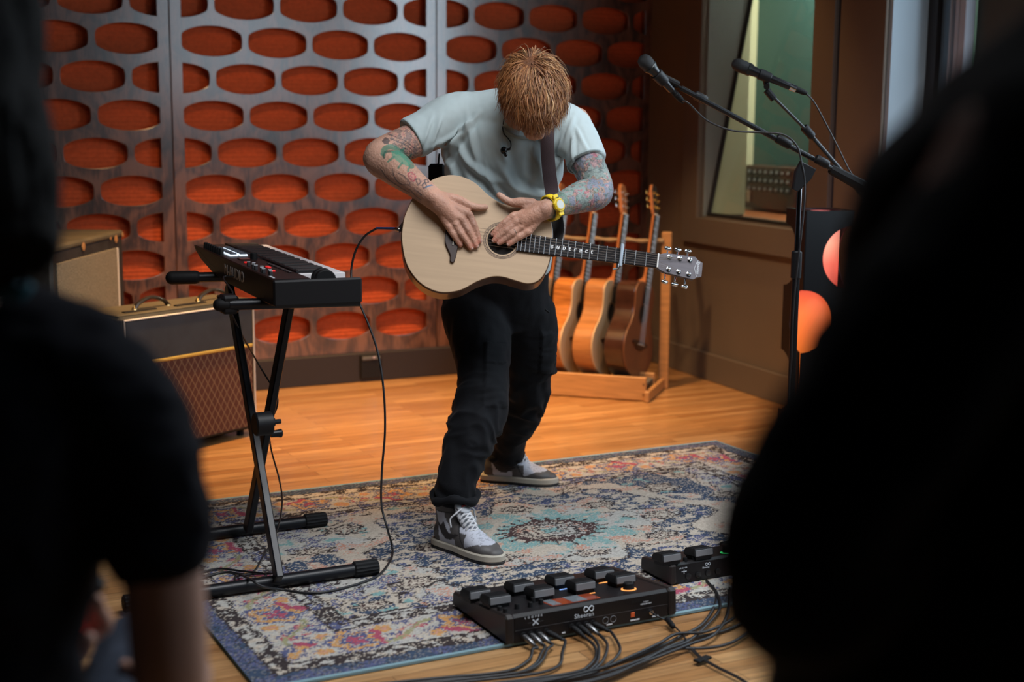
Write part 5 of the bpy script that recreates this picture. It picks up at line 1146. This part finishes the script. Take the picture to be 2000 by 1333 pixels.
D = .013*fr*lowz*np.clip(.4+fbm(V, 4, 1)*1.4, .15, 1)+.006*fbm(V, (14, 14, 8), 2)
def inrect(cx, cy, w, h, ang):
    ca_, sa_ = math.cos(ang), math.sin(ang); s = (qx-cx)*ca_+(qy-cy)*sa_; t = -(qx-cx)*sa_+(qy-cy)*ca_; return (np.abs(s) < w) & (np.abs(t) < h)
front = V[:, 1] < 4.62; D[inrect(967, 690, 21, 20, .05) & front] += .006; D[inrect(966, 752, 22, 44, .04) & front] += .004; D[inrect(1068, 690, 14, 40, .05)] += .008
V = V+Nn*D[:, None]
tr = mkobj('trousers', V, Fc, M('black_cotton', (.0055, .006, .008), .8, sheen=.03, bump=(500, .0006), spec=.15), man, True)
TRM = MATS['black_cotton']
for rows, c_, r_ in ((LEGF, J(889, 970, 4.250), .068), (LEGB, J(988, 889, 5.03), .058)):
    g = G(); ax = EZ; g.tube([c_+A3(math.cos(t)*r_, math.sin(t)*r_, .008*math.sin(3*t)) for t in np.linspace(0, 2*np.pi, 36, endpoint=False)], [.013+.003*math.sin(7*t) for t in np.linspace(0, 2*np.pi, 36, endpoint=False)], 10, closed=True, side=EZ)
    g.build('rolled_cuff', TRM, tr, True)
g = G(); g.tube([J(1064, 600, 4.62)+A3(0, -.06, 0), J(1066, 606, 4.62)+A3(.01, -.06, 0)], .003, 6); g.build('drawstring_end', BLK, tr)
# ---------------------------------------------------------------- shoes
def shoe(O_, D_, label):
    X = D_; Y = A3(-X[1], X[0], 0); Z = EZ   # Y: left of the foot
    def L(x, y, z): return O_+X*x+Y*y+Z*z
    OL = [(.0, 0), (.006, -.028), (.05, -.037), (.11, -.038), (.17, -.047), (.225, -.050), (.268, -.040), (.290, -.018), (.296, 0), (.290, .018), (.268, .040), (.225, .049), (.17, .045), (.11, .036), (.05, .036), (.006, .027)]
    pl_ = spline(np.array(OL, float), 4, True)[::1]
    g = G(); g.prism(O_, X, Y, pl_, .007, .030, .004)
    sh = thing_child = None
    V0, F0 = g.arr(); up_ = G()
    def path(rows): return [L(*r[:3]) for r in rows], [r[3] for r in rows], [r[4] for r in rows]
    P, a, c_ = path([(.040, 0, .052, .036, .044), (.10, 0, .056, .038, .052), (.155, 0, .050, .043, .044), (.205, 0, .040, .046, .030), (.240, 0, .034, .044, .024), (.262, 0, .030, .030, .018)])
    up_.caps(P, a, 24, 4, side=Y, r2=c_)
    P, a, c_ = path([(.072, 0, .06, .037, .058), (.066, 0, .10, .037, .052), (.062, 0, .135, .040, .050), (.058, 0, .165, .043, .052)])
    up_.tube(P, a, 24, 4, side=Y, r2=c_)
    P, a, c_ = path([(.150, 0, .088, .026, .014), (.120, 0, .125, .028, .012), (.108, 0, .16, .029, .010), (.104, 0, .195, .030, .009)])
    V, Fc = up_.fuse(.0036, 5, .5); lx = (V-O_)@X; ly = (V-O_)@Y; lz = (V-O_)@Z
    V = V-np.outer(np.minimum(lz-.024, 0), Z)
    wht = np.array(lin('b9bcc8')); gry = np.array(lin('514e4e')); blk = np.array(lin('262427')); C = np.tile(wht, (len(V), 1)); g_ = np.zeros(len(V), bool)
    g_ |= (lx > .17) & (lz < .030+.020*np.clip((lx-.17)/.05, 0, 1)+.004) & (lx < .30); g_ |= (lx > .235) & (lz < .052)
    g_ |= (lx < .052-.15*(lz-.05)) | (lz > .128)
    band = lx+.62*(lz-.05); g_ |= (band > .118) & (band < .160) & (lz > .05) & (lx > .08); g_ |= (lx > .128) & (lx < .172) & (lz < .075)
    C[g_] = gry; tb = (lx > .185) & (lx < .235) & (np.abs(ly) < .034) & (lz > .05); C[tb] = wht
    perf = tb & (np.abs(np.sin(lx*700)) > .8) & (np.abs(np.sin(ly*700)) > .8); C[perf] *= .45
    sw_ = np.array([(.040, .098), (.050, .080), (.066, .056), (.085, .044), (.105, .044), (.128, .058), (.150, .072), (.128, .068), (.108, .064), (.092, .068), (.082, .082), (.074, .098), (.060, .084), (.050, .092)]); m = np.zeros(len(V), bool); j = len(sw_)-1
    for i in range(len(sw_)):
        m ^= ((sw_[i, 1] > lz) != (sw_[j, 1] > lz)) & (lx < (sw_[j, 0]-sw_[i, 0])*(lz-sw_[i, 1])/(sw_[j, 1]-sw_[i, 1]+1e-9)+sw_[i, 0]); j = i
    C[m & (np.abs(ly) > .012)] = blk
    edge = (np.abs(lz-.128) < .0025) | (np.abs(band-.160) < .0025); C[edge & (lx > .03)] = blk
    s = mkobj('shoe', V, Fc, M('shoe_leather', (.5, .5, .5), .55, attr='Col', bump=(300, .0003)), man, True, cols=C, label=label)
    mkobj('midsole', V0, F0, M('midsole_cream', (.46, .42, .35), .6), s, 30)
    g = G(); g.prism(O_, X, Y, pl_*[1, .985], .0, .008, .001); g.build('outsole', M('outsole_black', (.012, .012, .014), .6), s, 30)
    g = G(); P, a, c_ = path([(.150, 0, .088, .024, .012), (.128, 0, .120, .028, .010), (.116, 0, .155, .030, .008), (.124, 0, .150, .029, .007)]); g.caps(P, a, 16, 4, side=Y, r2=c_)
    tg = g.build('tongue', M('tongue_white', (.44, .46, .50), .7, bump=(200, .0006)), s, True)
    g = G(); g.box(L(.1325, 0, .146), (.0015, .028, .020), (nrm(X+.1*Z), Y, nrm(Z-.1*X)), .0005); g.build('red_label', M('shoe_red', (.30, .01, .015), .6), tg)
    g = G(); P, a, c_ = path([(.062, 0, .15, .030, .036), (.060, 0, .172, .031, .037)]); g.tube(P, a, 20, 2, side=Y, r2=c_); g.build('ankle_lining', M('lining_black', (.01, .01, .011), .8), s)
    lace = M('lace_white', (.60, .61, .64), .7, bump=(900, .0006))
    rows = []
    for k in range(8):
        t = k/7; rows.append((.182-.062*t+.004*math.sin(3*t), .020+.004*t, .070+.062*t+.010*math.sin(t*2.6)))
    for k, (x, w, z) in enumerate(rows):
        g = G(); x2, w2, z2 = rows[min(k+1, 7)]; sgn = 1 if k % 2 else -1
        for sg in (1, -1): g.tube([L(x-.004, sg*w*1.2, z-.010), L(x, sg*w*.8, z+.002), L((x+x2)/2+.004, 0, (z+z2)/2+.010), L(x2, -sg*w2*.8, z2+.003), L(x2-.004, -sg*w2*1.2, z2-.010)], .0032, 8, 4, side=Z, r2=.0016)
        g.build('shoelace', lace, s, True)
    x, w, z = rows[-1]
    for sg in (1, -1):
        g = G(); g.tube([L(x+.01, 0, z+.008), L(x+.014, sg*.02, z+.008), L(x+.010, sg*.040, z-.004), L(x, sg*.052, z-.02), L(x+.006, sg*.054, z-.045)], .0026, 8, 5); g.build('lace_end', lace, s, True)
    return s
shoe(FO1, FD1, 'nearer grey and white high shoe'); shoe(FO2, FD2, 'farther grey and white high shoe')
# ---------------------------------------------------------------- hair
g = G(); ell(g, hp(0, -.016, .030), (.089, .108, .090), HAX, 28, 18)
V, Fc = g.arr(); HCOL = [np.array(lin(x)) for x in ('a06c42', 'b5804f', '80502e', 'c49a6c', '633a1e')]
def hcol(n): return HCOL[n]
rel = V-hp(0, 0, 0); keep = (rel@HF < .070+.5*(rel@HU)) | True
hb = mkobj('hair', V, Fc, M('hair_base', lin('6a3f22'), .7, nz=(60, .4, (1, 1, 1)), bump=(120, .004)), man, True)
WHl = hp(-.010, -.062, .100); cE = hp(0, -.014, .026); RAD = A3(.084, .104, .086)
SV, SF, SC = [], [], []; rg = np.random.default_rng(5); nS = 6500; made = 0
AXM = np.array([HR_, HF, HU])
while made < nS:
    d = rg.normal(size=3); d /= np.linalg.norm(d)
    if d[2] < -.55+.0*d[1]: continue
    if d[1] > .35 and d[2] < .12-.0: continue
    if abs(d[0]) > .8 and d[1] > .25 and d[2] < 0: continue
    lay = rg.random(); k0 = 1.0+.02*lay; p = cE+(d*RAD*k0)@AXM
    n_ = nrm((d/RAD)@AXM); away = p-WHl; away = away-n_*(away@n_); away = nrm(away+1e-6); cl = noise.noise_vector(Vector(tuple(p*26)))
    sw = nrm(away+.55*np.array(cl)+.25*A3(0, 0, -1)+.12*rg.normal(size=3)); ln = rg.uniform(.045, .095); seg = 7; pts = [p.copy()]; lift = rg.uniform(.003, .022)+(.012 if lay > .95 else 0); q = p.copy(); curl = rg.normal()*.55+1.2*cl[0]
    sd = np.cross(n_, sw)
    for i in range(1, seg):
        t = i/(seg-1); stp = sw+sd*curl*(t-.3)*1.2+A3(0, 0, -.55)*t; q = q+nrm(stp)*ln/(seg-1)
        r_ = ((q-cE)@AXM.T)/RAD; l_ = np.linalg.norm(r_); tgt = 1.02+lift/.09*math.sin(min(1, t*1.5)*math.pi*.62)
        if l_ < tgt or t < .7: r_ = r_/l_*(l_*.35+tgt*.65 if l_ > tgt else tgt)
        q = cE+(r_*RAD)@AXM; pts.append(q.copy())
    pts = np.array(pts); T = np.gradient(pts, axis=0); T /= np.linalg.norm(T, axis=1)[:, None]; nn = nrm((pts[3]-cE)); S_ = np.cross(T, nn); S_ /= np.linalg.norm(S_, axis=1)[:, None]+1e-9; N2 = np.cross(S_, T)
    rw = rg.uniform(.0009, .0019)*np.array([.8, 1, 1, 1, .9, .6, .1]); ht = .55*rw; base_ = len(SV)*0+made*seg*3
    ring = np.stack([pts+S_*rw[:, None], pts-S_*rw[:, None], pts+N2*ht[:, None]], 1).reshape(-1, 3); SV.append(ring)
    for i in range(seg-1):
        a_ = base_+i*3
        for j in range(3): SF.append((a_+j, a_+(j+1) % 3, a_+3+(j+1) % 3, a_+3+j))
    h_ = [0, 0, 1, 1, 2, 2, 3, 4][rg.integers(8)]; cc = hcol(h_)*rg.uniform(.85, 1.2); ginger = np.clip(-(d[0])*.7+.1, 0, .6); cc = cc*(1-ginger)+np.array(lin('9a5a24'))*ginger*rg.uniform(.8, 1.15)
    SC.append(np.tile(cc, (seg*3, 1))); made += 1
mkobj('hair_locks', np.vstack(SV), SF, M('hair_strand', (.4, .2, .1), .48, attr='Col', spec=.5, sheen=.1), hb, True, cols=np.vstack(SC))['kind'] = 'stuff'
# ---------------------------------------------------------------- watch, ring, strap, earpiece
fa = nrm(ELL-WL); wc = onplane(1076, 405, WL, FW)*0+WL+fa*.030; tocam = nrm(CO-wc); up_ = nrm(tocam-fa*(tocam@fa)); lat = np.cross(fa, up_)
wt = None
g = G(); R = []
yel = M('yellow_resin', (.78, .56, .02), .4)
for t in np.linspace(0, 2*np.pi, 48, endpoint=False):
    pass
a = np.linspace(0, 2*np.pi, 48, endpoint=False); rx, ry = .0375, .0325
def bandring(w, r): return [wc+fa*w+lat*math.cos(t)*(rx+r)+up_*math.sin(t)*(ry+r) for t in a]
rings = [np.array(bandring(-.011, 0)), np.array(bandring(-.0095, .0035)), np.array(bandring(.0095, .0035)), np.array(bandring(.011, 0))]
g.loft(rings+[rings[0]], False); wt = g.build('wristwatch', yel, man, 30, label='chunky yellow digital watch')
cw = wc+up_*(ry+.006); g = G(); oc = [(.021*math.cos(t)*(1.0), .023*math.sin(t)) for t in np.linspace(np.pi/8, 2*np.pi+np.pi/8, 8, endpoint=False)]
g.prism(cw-up_*.005, fa, -lat, np.array(oc)[::1], -.0, .0) if False else g.prism(cw, fa, lat if np.cross(fa, lat)@up_ > 0 else -lat, oc, -.006, .006, .002); cs = g.build('watch_case', yel, wt, 30)
g = G(); g.lathe(cw+up_*.0055, up_, [(0, .0175), (.002, .0170), (.0022, .0140)], 28); g.build('bezel', M('yellow_dark', (.55, .38, .02), .4), cs if False else wt)
g = G(); g.lathe(cw+up_*.0062, up_, [(0, .0135), (.0018, .0132)], 28); g.build('watch_face', M('watch_lcd', (.55, .58, .56), .2), wt)
for s_ in (-1, 1):
    g = G(); g.box(cw+lat*s_*.026-up_*.003, (.020, .014, .008), (fa, lat, up_), .002); g.build('band_link', yel, wt)
g = G(); g.box(cw+lat*-.0205*(1 if lat[2] < 0 else -1)+up_*.0035, (.012, .006, .003), (fa, lat, up_), .0005); g.build('printed_badge', BLK, wt)
rc = (PG(1000, 457, .026)*.72+PG(1020, 443, .028)*.28); rd = nrm(PG(1000, 457, .026)-PG(1020, 443, .028)); u_ = nrm(np.cross(rd, EZ)); v_ = np.cross(rd, u_)
g = G(); g.tube([rc+u_*math.cos(t)*.0108+v_*math.sin(t)*.0108 for t in np.linspace(0, 2*np.pi, 32, endpoint=False)], .0014, 8, closed=True, side=rd); g.build('finger_ring', M('silver_ring', (.8, .79, .76), .15, 1.), man)
st_ = thing('guitar_strap', 'dark purple brown strap running from his neck down to the played guitar', 'strap', gw(.45, .06, -.03))
pts = [gw(.462, -.01, -.045), PY(1090, 455, 4.315), PY(1084, 415, 4.345), PY(1078, 375, 4.375), PY(1072, 330, 4.362), PY(1069, 285, 4.352), PY(1070, 255, 4.372), PY(1072, 225, 4.43), PY(1068, 212, 4.52), PY(1040, 230, 4.60), PY(980, 290, 4.66), PY(900, 345, 4.69), PY(852, 368, 4.62), PY(824, 392, 4.46), PY(806, 420, 4.36), gw(-.006, 0, -.042)]
g = G(); g.tube(pts, [.010, .017]+[.0215]*12+[.014, .009], 8, 6, side=XA, r2=.0017); g.build('strap_webbing', M('strap_purple_brown', (.075, .048, .055), .75, bump=(500, .0006)), st_, 40)
g = G(); g.tube(pts[:3], [.0105, .018, .022], 8, 6, side=XA, r2=.0026); g.build('strap_end', M('strap_leather', (.014, .011, .011), .5), st_, 40)
g = G(); g.tube(pts[-5:], [.0225, .0225, .019, .0145, .010], 8, 6, side=XA, r2=.0028); g.build('strap_end', M('strap_leather', (.014, .011, .011), .5), st_, 40)
bp = thing('bodypack_transmitter', 'small black body pack hanging behind his back above the guitar edge', 'radio pack', PY(852, 372, 4.66))
g = G(); g.box(PY(853, 345, 4.66), (.055, .03, .085), (XA, A3(0, 1, 0), EZ), .008); g.build('pack_case', BLK, bp); g = G(); g.tube([PY(856, 324, 4.66), PY(858, 300, 4.66)], .003, 6); g.build('antenna', BLKR, bp)
ie = thing('in_ear_monitor', 'black earpiece dangling on a twisted cord against the pale blue shirt front', 'earphone', PY(984, 296, 4.34))
def onsh(x, y, d=.010):
    o_ = CO; r_ = ray(x, y); dg = bpy.context.evaluated_depsgraph_get(); ob = ts; mi = ob.matrix_world.inverted()
    hit, loc, nn, i_ = ob.ray_cast(Vector(tuple(CO-BASE[man])), Vector(tuple(nrm(r_)))); P_ = np.array(loc)+BASE[man] if hit else PY(x, y, 4.36)
    return P_-nrm(r_)*d
ts.data.update(); bpy.context.view_layer.update()
pts = [hp(-.080, -.004, .0)]+[onsh(x, y, .006) for x, y in ((983, 240), (982, 252), (985, 262), (991, 269), (997, 277), (998, 286), (995, 291))]
g = G(); g.tube(pts, .0016, 6, 6); g.build('cord', BLK, ie, 60)
c_ = onsh(984, 294, .014); g = G(); ell(g, c_, (.011, .009, .012), (XA, A3(0, 1, 0), EZ), 14, 10); g.caps([c_+A3(.002, -.002, -.004), c_+A3(.006, -.004, -.014)], .006, 10, 0)
g.build('ear_tip', M('gloss_black', (.008, .008, .009), .12), ie, True)
g = G(); g.caps([c_+A3(.006, -.002, .002), c_+A3(.018, -.002, .004)], .0035, 8, 0); g.build('cord_connector', BLK, ie, True)
# guitar lead
gc = thing('guitar_lead', 'black guitar lead with blue sleeve looping from the guitar down onto the rug', 'cable', gw(-.02, 0, -.05))
j0 = gw(-.004, .002, -.043); j1 = PY(762, 445, 4.30); dj = nrm(j1-j0)
g = G(); g.lathe(j0, dj, [(0, .0045), (.006, .0045), (.007, .0062), (.034, .0060), (.036, .0045)], 14); g.build('jack_plug', M('nickel', (.5, .48, .44), .25, 1.), gc)
g = G(); g.tube([j0+dj*.034, j0+dj*.052, PY(735, 446, 4.32)], [.0045, .0040, .0036], 10, 3); g.build('blue_sleeve', M('blue_sleeve', (.02, .05, .16), .5), gc)
pts = [PY(736, 446, 4.32), PY(712, 462, 4.34), PY(694, 492, 4.36), PY(686, 530, 4.36), PY(690, 565, 4.33), PY(701, 590, 4.30), PY(722, 640, 4.27), PY(738, 690, 4.25), PY(749, 760, 4.23), PY(752, 840, 4.22), PY(746, 920, 4.21), PY(745, 985, 4.20), PY(757, 1035, 4.17), PZ(766, 1068, .03), PZ(763, 1094, .014), PZ(733, 1128, .014), PZ(656, 1153, .014), PZ(600, 1159, .014), PZ(548, 1152, .014)]
pts += [PZ(512, 1146, .05), PZ(490, 1133, .062), PZ(466, 1122, .02), PZ(440, 1118, .014), PZ(400, 1128, .014), PZ(370, 1140, .013)]
g = G(); g.tube(pts, .0036, 8, 8); g.build('cable_lead', CAB, gc, 60)
tag(cable('spare_cable', '', '', [PZ(372, 1128, .014), PZ(420, 1112, .016), PZ(470, 1116, .02), PZ(520, 1124, .03), PZ(470, 1140, .02), PZ(462, 1126, .022), PZ(520, 1121, .018), PZ(545, 1122, .05)], .0034, CAB), 'black cable coiled loosely on the rug between the two stand tubes', 'cable')
# ================================================================ FOREGROUND PEOPLE
SK2 = M('skin_plain', (.46, .27, .21), .5, nz=(14, .08), bump=(240, .0006)); BSH = M('black_jersey', (.0065, .0070, .0105), .9, bump=(500, .0006), spec=.1)
def folds(V, Fc, amp, sc, o=3):
    Nn = vnormals(V, Fc); return V+Nn*(amp*(1-2*np.abs(fbm(V, sc, o))))[:, None]
def ellw(g, c, rad, n=20, m=12): ell(g, c, rad, (XA, A3(0, 1, 0), EZ), n, m)
def head_at(g, c, fdir, k=1.):
    f = nrm(fdir); s = nrm(np.cross(f, EZ)); ax = (s, f, EZ); q = lambda r, a, u: c+s*r*k+f*a*k+EZ*u*k
    ell(g, q(0, -.008, .02), (.074*k, .094*k, .085*k), ax); ell(g, q(0, .030, -.04), (.058*k, .06*k, .075*k), ax)
    g.caps([q(0, .088, .01), q(0, .106, -.02), q(0, .108, -.032)], [.008, .011, .012], 10, 3); g.caps([q(-.018, .086, -.062), q(.018, .086, -.062)], [.007, .007], 8, 2)
    for e in (-1, 1): g.caps([q(e*.074, -.006, .015), q(e*.082, -.014, -.008), q(e*.075, -.004, -.03)], [.010, .012, .007], 10, 3)
# ---- left: seated person seen from behind
YL = 1.42
def K(x, y, Y=YL): return PY(x, y, Y)
lp = thing('person', 'seated dark haired person in black t-shirt with bare forearm, seen blurred from behind at left', 'person', A3(-.55, 1.5, 0))
b = G(); hcn = K(-85, 200, 1.40); head_at(b, hcn, (.1, 1, -.05))
b.caps([K(-80, 700), K(-82, 580), K(-85, 380, 1.41)], [.065, .05, .048], 16, 3)
b.caps([K(-80, 740), K(-80, 820), K(-80, 1050), K(-80, 1400), K(-80, 1640)], [.11, .12, .10, .12, .15], 20, 4, side=XA, r2=[.08, .09, .085, .095, .11])
b.caps([K(195, 760), K(-80, 740), K(-355, 760)], [.040, .055, .040], 16, 3)
for s_, X_ in ((1, lambda x: x), (-1, lambda x: -160-x)):
    b.caps([K(X_(195), 760), K(X_(256), 860), K(X_(298), 1000), K(X_(322), 1150), K(X_(331), 1290, YL), K(X_(336), 1350, YL+.01)], [.045, .044, .042, .0425, .0415, .037], 18, 5)
# right forearm forward into the lap, hand lower right
e_ = K(334, 1345, YL+.01); w_ = A3(-.40, 1.66, .665); b.caps([e_, e_*.5+w_*.5, w_], [.039, .036, .025], 16, 4)
hd = nrm(A3(-.12, .16, -.02))
for k in range(4):
    o_ = w_+hd*.075+A3(.6, .45, 0)*(.018*(k-1.5)); b.caps([w_+hd*.01, w_+hd*.045+A3(.6, .45, 0)*(.014*(k-1.5)), o_], [.018, .014, .0105], 10, 3); b.caps([o_, o_+hd*.035-EZ*.006, o_+hd*.055-EZ*.02, o_+hd*.055-EZ*.036], [.0098, .009, .0085, .0075], 10, 4)
b.caps([w_+hd*.01, w_+hd*.03-A3(.04, .02, 0), w_+hd*.06-A3(.055, .02, 0)], [.016, .012, .009], 10, 4)
# left forearm reaching to the held device seen through the gap
YD = 1.66; D = lambda x, y, Y=YD: PY(x, y, Y)
e2 = K(-160-334, 1345, YL+.01); w2_ = D(112, 1300, 1.62); b.caps([e2, e2*.4+w2_*.6, w2_], [.039, .034, .024], 16, 4)
for (x0, y0, x1, y1, x2, y2) in ((150, 1248, 176, 1215, 164, 1166), (165, 1252, 208, 1222, 193, 1172), (128, 1252, 140, 1232, 127, 1203), (112, 1262, 118, 1262, 106, 1244)):
    b.caps([w2_, D(x0, y0, 1.66)], [.020, .013], 10, 2); b.caps([D(x0, y0, 1.66), D(x1, y1, 1.672), D(x2, y2+16, 1.645), D(x2, y2, 1.633)], [.0105, .0098, .0092, .0082], 10, 4)
b.caps([w2_, D(158, 1275, 1.64), D(172, 1246, 1.625)], [.018, .013, .010], 10, 3)
# legs
for s_ in (0, 1):
    x0 = -.455-.22*s_; hipx = A3(x0, 1.45, .55); kn = A3(x0-.055, 1.88, .585); an = A3(x0-.06, 1.86, .09)
    b.caps([hipx, kn], [.065, .045], 16, 3); b.caps([kn, an], [.042, .032], 16, 3); b.caps([an-EZ*.03, an+A3(.01, .15, -.05)], [.032, .024], 12, 2)
V, Fc = b.fuse(.0045, 3, .5); mkobj('body', V, Fc, SK2, lp, True)
b = G(); b.tube([K(-80, 1640), K(-80, 1400), K(-80, 1230), K(-80, 1070), K(-80, 900), K(-80, 740), K(-80, 670), K(-80, 610)], [.175, .140, .128, .152, .155, .158, .120, .085], 32, 4, XA, [.13, .115, .105, .11, .115, .105, .085, .065])
for X_ in (lambda x: x, lambda x: -160-x):
    b.tube([K(X_(20), 690), K(X_(100), 700), K(X_(190), 745), K(X_(252), 850), K(X_(290), 950), K(X_(309), 1060), K(X_(318), 1118)], [.07, .064, .060, .0625, .0575, .0545, .0515], 24, 5)
V, Fc = b.fuse(.0065, 8, .5); V = folds(V, Fc, .007, (7, 7, 12)); sh = mkobj('t_shirt', V, Fc, BSH, lp, True)
g = G()
for i, x in enumerate((-50, -28, -4, 22, 46)):
    c = PY(x, 571-3*(i % 2), YL-.046); g.caps([c-XA*.005-EZ*.004, c+XA*.004+EZ*.005], [.006, .006], 8, 0)
g.build('back_print', M('blue_print', (.03, .17, .24), .6), sh, True)
g = G(); g.tube([hcn+EZ*.122, hcn+EZ*.105, hcn+EZ*.02+A3(-.004, -.02, 0), K(-82, 330, 1.37), K(-84, 450, 1.36), K(-84, 525, 1.33)], [.05, .086, .090, .0925, .097, .098], 32, 5, XA, [.03, .085, .100, .085, .065, .045])
V, Fc = g.arr(); V, Fc = g.fuse(.006, 4, .5); V = folds(V, Fc, .004, (60, 60, 5)); mkobj('hair', V, Fc, M('black_hair', (.0025, .002, .002), .7, spec=.15, bump=(200, .002, (6, 6, .3))), lp, True)
b = G()
for s_ in (0, 1):
    x0 = -.455-.22*s_; hipx = A3(x0, 1.46, .55); kn = A3(x0-.055, 1.88, .59); an = A3(x0-.06, 1.86, .12)
    b.caps([A3(-.565, 1.44, .56), hipx, kn], [.13, .095, .072], 20, 4); b.caps([kn, an], [.070, .052], 20, 4)
V, Fc = b.fuse(.008, 6, .5); V = folds(V, Fc, .007, (8, 8, 14)); mkobj('jeans', V, Fc, M('dark_denim', (.018, .028, .050), .8, nz=(40, .25), bump=(400, .0006)), lp, True)
for s_ in (0, 1):
    x0 = -.455-.22*s_; a_ = A3(x0-.06, 1.84, .045); g = G(); g.caps([a_-A3(0, .04, 0), a_+A3(.005, .05, 0), a_+A3(.012, .16, -.008)], [.044, .046, .036], 16, 4, side=XA, r2=[.042, .04, .026]); g.build('shoe', BLK, lp, True)
dv = thing('handheld_recorder', 'dark grey handheld device gripped in the reddish fingers at lower left', 'device', D(130, 1205, 1.655))
g = G(); a_, c_ = D(88, 1252, 1.650), D(176, 1150, 1.648); g.caps([a_, c_], .0135, 14, 0); g.build('device_body', M('device_grey', (.06, .065, .075), .35), dv, True); g = G(); g.lathe(c_, nrm(c_-a_), [(-.01, .0145), (.012, .0145), (.018, .009)], 14); g.build('device_cap', BLK, dv, True)
g = G(); g.caps([a_*.7+c_*.3+A3(.012, .012, -.004), a_*.25+c_*.75+A3(.012, .012, -.004)], .004, 8, 0); g.build('added_red_glow', M('added_red_emitter', (.5, .02, .02), .5, emit=((1, .04, .03), 9.)), dv, True)  # glowing strip added to redden the fingers
# ---- right: person standing right beside the camera
rp = thing('person', 'large out-of-focus figure in black clothes with bent arm filling the right side', 'person', A3(.42, .95, 0))
SL, EL = PY(1978, 320, .84), PY(1545, 1090, .76)
def arm_sh(mx): return
b = G(); bc = .45
hc = A3(bc+.02, .93, 1.60); head_at(b, hc, (-.1, 1, -.1))
b.caps([A3(bc, .95, 1.38), A3(bc+.01, .945, 1.47), hc-EZ*.04], [.085, .058, .055], 16, 3)
b.caps([A3(bc, .96, .85), A3(bc, .96, 1.05), A3(bc, .95, 1.25), A3(bc, .95, 1.36)], [.13, .12, .14, .11], 20, 4, side=XA, r2=[.10, .09, .10, .08])
SR_ = A3(2*bc-SL[0], .93, SL[2]); ER_ = A3(2*bc-SL[0]+.10, .85, 1.10)
b.caps([SL, A3(bc, .95, 1.36), SR_], [.045, .07, .045], 16, 3)
HLw = A3(.30, .70, 1.22); HRw = A3(.46, .68, 1.30); CAMp = A3(.40, 1.13, 1.50)
HLw = A3(.42, 1.25, 1.20); HRw = A3(.52, 1.25, 1.20)
b.caps([SL, SL*.5+EL*.5, EL], [.043, .042, .040], 16, 4); b.caps([EL, EL*.5+HLw*.5+A3(.03, 0, 0), HLw], [.040, .034, .024], 16, 4)
b.caps([SR_, SR_*.5+ER_*.5, ER_], [.043, .042, .040], 16, 4); b.caps([ER_, ER_*.5+HRw*.5, HRw], [.040, .034, .024], 16, 4)
for w, sg in ((HLw, 1), (HRw, -1)):
    for k in range(4):
        dz = .014*(k-1.5); b.caps([w, w+A3(sg*.012, .045, .01+dz)], [.018, .012], 10, 2); b.caps([w+A3(sg*.012, .045, .01+dz), w+A3(sg*.022, .075, .012+dz), w+A3(sg*.05, .085, .012+dz), w+A3(sg*.062, .07, .012+dz)], [.0098, .009, .0085, .0078], 10, 4)
    b.caps([w, w+A3(sg*.03, .01, .01), w+A3(sg*.055, .02, .015)], [.016, .012, .009], 10, 3)
for sg in (-1, 1): b.caps([A3(bc+sg*.09, .96, .85), A3(bc+sg*.10, .95, .45), A3(bc+sg*.10, .98, .08)], [.07, .05, .035], 16, 4); b.caps([A3(bc+sg*.10, .97, .05), A3(bc+sg*.11, 1.13, .035)], [.034, .026], 12, 2)
V, Fc = b.fuse(.0055, 3, .5); mkobj('body', V, Fc, SK2, rp, True)
b = G(); b.tube([A3(bc, .95, .80), A3(bc, .95, .95), A3(bc, .95, 1.10), A3(bc, .95, 1.25), A3(bc, .945, 1.34), A3(bc, .945, 1.40), A3(bc, .945, 1.44)], [.262, .262, .250, .225, .200, .13, .08], 36, 4, XA, [.17, .165, .155, .15, .13, .10, .07])
b.tube([PY(2150, 300, .92), PY(2080, 300, .88), PY(2045, 330, .84), PY(1978, 445, .82), PY(1818, 655, .80), PY(1665, 885, .78), PY(1560, 1050, .765), PY(1540, 1100, .76)], [.07, .066, .058, .057, .056, .053, .047, .036], 24, 5)
b.caps([PY(1560, 1050, .765), PY(1552, 1098, .762), PY(1600, 1150, .80), EL*.6+HLw*.4+A3(.03, 0, 0)], [.044, .042, .046, .045], 20, 4)
b.tube([A3(bc+.03, .945, 1.37), SR_, SR_*.5+ER_*.5, SR_*.2+ER_*.8], [.08, .062, .062, .060], 24, 5)
V, Fc = b.fuse(.008, 8, .5); V = folds(V, Fc, .006, (6, 6, 9)); mkobj('sweatshirt', V, Fc, M('black_fleece', (.004, .004, .006), .9, spec=.1, sheen=.1), rp, True)
b = G(); b.caps([A3(bc, .955, .86), A3(bc, .955, .78)], [.18, .17], 24, 2, side=XA, r2=[.13, .13])
for sg in (-1, 1): b.caps([A3(bc+sg*.085, .96, .80), A3(bc+sg*.10, .95, .45), A3(bc+sg*.10, .98, .10)], [.10, .08, .065], 20, 4)
V, Fc = b.fuse(.01, 5, .5); mkobj('trousers', V, Fc, TRM, rp, True)
for sg in (-1, 1): g = G(); a_ = A3(bc+sg*.10, .98, .045); g.caps([a_-A3(0, .04, 0), a_+A3(0, .06, 0), a_+A3(sg*.01, .17, -.008)], [.046, .048, .036], 16, 4, side=XA, r2=[.044, .04, .026]); g.build('shoe', BLK, rp, True)
g = G(); ell(g, hc+A3(.008, -.02, .025), (.088, .108, .098), (XA, nrm((-.1, 1, 0)), EZ)); V, Fc = g.fuse(.006, 2, .5); V = folds(V, Fc, .004, (30, 30, 10)); mkobj('hair', V, Fc, MATS['black_hair'], rp, True)
